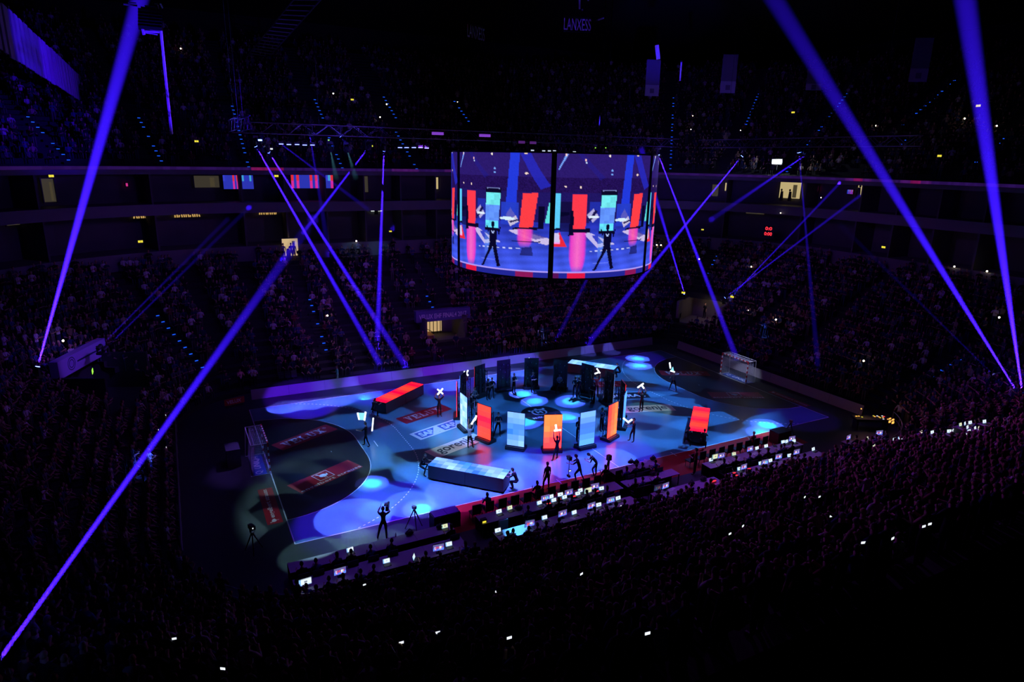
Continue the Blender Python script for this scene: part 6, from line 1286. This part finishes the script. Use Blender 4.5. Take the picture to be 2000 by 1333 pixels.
for i, (px, py) in enumerate(sorted(((450, 1293), (353, 1231), (860, 1210), (788, 1236), (712, 1138), (969, 1142), (990, 1238), (1283, 1056), (1132, 1110), (1416, 1034), (1440, 1020), (1675, 1050), (1205, 966), (1380, 1125), (1560, 965), (1875, 1232), (1885, 1283), (1760, 1112), (1610, 1000), (1588, 965), (331, 810), (312, 836), (328, 871), (1260, 1226)))):
    s, d, p = find(px, py, 'low', 1.25); t = thing('phone', 'lit phone screen held in the dark left and near stands, %s from the left' % ORD[i], 'phone', p+V(0, 0, 1.25), facing(s)+math.pi+math.pi+random.uniform(-0.3, 0.3), 'phone screens in the near stand'); obj('body', MB().box((0, 0.012, 0), (0.13, 0.014, 0.075), M_BLACK), t); obj('display', MB().box((0, -0.0, 0), (0.115, 0.012, 0.06), M_SCRW), t)
for i, (px, py, tier, c, w_) in enumerate(sorted(((140, 729, 'low', 'g', 0.62), (278, 469, 'low', 'y', 0.42), (105, 344, 'r', 'y', 0.40), (395, 287, 'up', 'y', 0.36), (691, 197, 'up', 'y', 0.36), (727, 295, 'up', 'y', 0.34), (765, 450, 'low', 'y', 0.30), (1540, 219, 'up', 'y', 0.40), (1901, 209, 'up', 'y', 0.45), (1827, 314, 'up', 'y', 0.40), (1722, 470, 'low', 'y', 0.40),
                                         (1367, 449, 'low', 'y', 0.30), (1333, 572, 'low', 'y', 0.40), (1427, 579, 'low', 'y', 0.40), (836, 628, 't', 'g', 0.45), (541, 344, 'r', 'y', 0.4)))):
    if tier == 't': p = V(c1[0]-1.7, c1[1]+2.9, 3.15); a = 0
    elif tier == 'r': s, zd = ring_s(px, py, 16.3, 17); p = bp(s, 16.3, ring_z(s, 16.3, py)); a = facing(s)+math.pi
    else: s, d, p = find(px, py, tier, 2.2); p = p+V(0, 0, 2.2); a = facing(s)+math.pi
    if px == 140: p = bp(HOLES[2][0], 5.6, 3.9)
    t = thing('exit_sign', 'small lit %s exit sign in the stands, %s exit sign from the left' % ('green' if c == 'g' else 'yellow', ORD[i]), 'sign', p, a, 'exit signs'); obj('housing', MB().box((0, 0.04, 0), (w_+0.06, 0.08, w_*0.5+0.06), M_BLACK), t)
    for sx in (-1, 1): obj('lit_face', MB().box((sx*w_*0.26, -0.01, 0), (w_*0.46, 0.03, w_*0.48), M_EXIT if c == 'g' else M_EXITY), t)

# ------------------------------------------------------------------ under the roof: cladding, rig, catwalk, banners, letter signs
clad = thing('wall_cladding', 'row of blue-lit vertical cladding panels hanging at the upper left', 'cladding', (-30.6, 0, 0)); y = 3.0; k = 0; M_CL = mat('cladding_sheet', (0.45, 0.42, 0.5), 0.5, noise=0.35, nscale=0.9)
while y < 55:
    w_ = random.choice([1.5, 1.9, 2.2]); obj('cladding_panel', MB().box((0, y+w_/2, 25.1+random.uniform(-0.05, 0.05)), (0.08, w_-0.62, 2.7), M_CL), clad); y += w_; k += 1
for s in (-1, 1): obj('carrier_rail', MB().box((-0.1, 29, 25.1+s*1.0), (0.06, 52, 0.08), M_BLACK), clad)
rg = thing('speaker_rig', 'hanging speaker rig with blue-lit bars at the top left', 'rig', (0, 0, 0)); YR = 6.0
def P_(px, py): return gy(px, py, YR)
for a, b, r in (((241, 8), (268, 11), 0.05), ((250, 5), (266, 6), 0.03), ((275, 14), (306, 20), 0.05), ((283, 13), (291, 13), 0.07), ((294, 13), (303, 13), 0.07), ((278, 61), (314, 63), 0.07), ((278, 57), (281, 68), 0.10), ((280, 56), (312, 61), 0.03), ((284, 64), (308, 68), 0.03), ((280, 24), (305, 52), 0.04), ((307, 10), (310, 28), 0.06), ((301, 7), (308, 7), 0.05), ((313, 7), (318, 16), 0.05)): obj('rig_bar', MB().tube(P_(*a), P_(*b), r, M_WHITE, 6), rg)
for k in range(6): obj('speaker_box', MB().box(P_(293, 24+k*6), (1.2, 0.5, 0.26), M_BLACK), rg)
obj('drop_cable', MB().tube(P_(314, 60), P_(324, 160), 0.09, M_WHITE, 6).tube(P_(324, 160), P_(335, 262), 0.09, M_WHITE, 6), rg)
spot('rig_light', (-14, -4, 19), P_(324, 150), 26000, (0.04, 0.004, 1.0), 26, 0.7, 0.1)
for i, (a, b) in enumerate((((1132, -4), (1132, 18)), ((1134, 22), (1138, 19)), ((1165, 40), (1179, 35)), ((1149, -4), (1149, 2)), ((1283, 88), (1286, 116)), ((1331, 120), (1328, 158)))):
    t = thing('roof_strut', 'short blue-lit strut under the roof above the cube, %s of six from the left' % ORD[i], 'strut', gy(*a, 16)); q = gy(*b, 16)-gy(*a, 16); obj('tube', MB().tube((0, 0, 0), q, 0.09 if i < 4 or i == 5 else 0.22, M_WHITE, 6), t); obj('clamp', MB().box((0, 0, 0), (0.2, 0.2, 0.14), M_BLACK), t)
spot('added_roof_spot', (4, 0, 21), gy(1150, 30, 16), 2600, (0.05, 0.02, 1.0), 26, 0.6, 0.1); spot('added_roof_spot', (12, 2, 21), gy(1305, 120, 16), 16000, (0.04, 0.01, 1.0), 22, 0.6, 0.1)  # added spots without lamp bodies, brightening the struts and letter sign
cat = thing('roof_catwalk', 'catwalk ladder with thin rungs under the roof at the upper left', 'catwalk', (0, 0, 0)); A1, A2, B1, B2 = gz(468, 128, 31), gz(573, 0, 31), gz(505, 135, 31), gz(626, 0, 31)
obj('side_rail', MB().tube(A1, A2, 0.07, M_ALU, 5), cat); obj('side_rail', MB().tube(B1, B2, 0.07, M_ALU, 5), cat)
for k in range(22): a = A1+(A2-A1)*k/21; b = B1+(B2-B1)*k/21; obj('rung', MB().tube(a, b, 0.05, M_ALU, 4), cat)
spot('catwalk_light', (-12, 0, 20), (A1+B2)/2, 5200, (0.10, 0.05, 1.0), 50, 0.8, 0.1)
M_FAB = mat('banner_fabric', (0.35, 0.33, 0.42), 0.8); M_FAB2 = mat('banner_fabric_dark', (0.12, 0.11, 0.16), 0.8)
for i, (px, py, w_, h, yb) in enumerate(((1275, 153, 28, 68, 24), (1424, 145, 30, 72, 18), (1591, 156, 30, 40, 8), (1799, 118, 34, 82, -4))):
    p = gy(px, py, yb); zd = proj(p)[2]; t = thing('hanging_banner', 'long pale cloth banner hanging from the roof, %s from the left' % ORD[i], 'banner', p, -0.35-0.08*i, 'roof banners'); W, H = w_*zd/FPX, h*zd/FPX
    obj('cloth', MB().box((0, 0, H*0.12), (W, 0.02, H*0.76), M_FAB2), t); obj('lower_field', MB().box((0, 0, -H*0.33), (W, 0.022, H*0.30), M_FAB), t); obj('emblem', MB().box((0, -0.02, -H*0.34), (W*0.3, 0.02, W*0.3), M_FAB2), t); obj('rod', MB().tube((-W/2, 0, H/2), (W/2, 0, H/2), 0.04, M_BLACK, 5), t)
for lab, px, py, hx, yy in (('letter sign hanging above the video cube', 1128, 48, 54, 14), ('second letter sign hanging left of the first under the roof', 930, 64, 56, 14)):
    p = gy(px, py, yy); zd = proj(p)[2]; W = hx*zd/FPX; t = thing('letter_sign', lab, 'sign', p, -0.35 if px > 1000 else 0.5); mb = MB(); v, f = text_geo('LANXESS', bold=0.01); mb.add([(-W/2+W*q[0], 0, -0.5+1.0*q[1]) for q in v], f, M_PWHITE); obj('lettering', mb, t); obj('frame', MB().box((0, 0.08, 0.6), (W, 0.06, 0.06), M_BLACK).box((0, 0.08, -0.6), (W, 0.06, 0.06), M_BLACK), t)
print('objects', len(bpy.data.objects))
# ------------------------------------------------------------------ sampling: each haze column is only sampled against the lamp whose beam it is
w.cycles.sampling_method = 'NONE'
HZ = [o for o in bpy.data.objects if o.name.startswith('haze')]
def excl(name, objs):
    c = bpy.data.collections.new(name)
    for o in objs: c.objects.link(o)
    for co in c.collection_objects: co.light_linking.link_state = 'EXCLUDE'
    return c
ALLX = excl('haze_columns', HZ)
def emissive(me): return any(m and m.node_tree and any(n.type == 'BSDF_PRINCIPLED' and n.inputs['Emission Strength'].default_value > 0 and (n.inputs['Emission Color'].is_linked or max(n.inputs['Emission Color'].default_value[:3]) > 0) and m.name not in PLAIN for n in m.node_tree.nodes) for m in me.materials)
PLAIN = {m.name for m in bpy.data.materials if m.node_tree and all(n.inputs['Emission Strength'].default_value == 0 for n in m.node_tree.nodes if n.type == 'BSDF_PRINCIPLED')}
EM = {}
for o in bpy.data.objects:
    if o.type == 'LIGHT':
        own = BEAMS.get(o.name); o.light_linking.receiver_collection = ALLX if own is None else excl('others_'+o.name, [h for h in HZ if h.name != own])
    elif o.type == 'MESH':
        if o.data.name not in EM: EM[o.data.name] = emissive(o.data)
        if EM[o.data.name]: o.light_linking.receiver_collection = ALLX
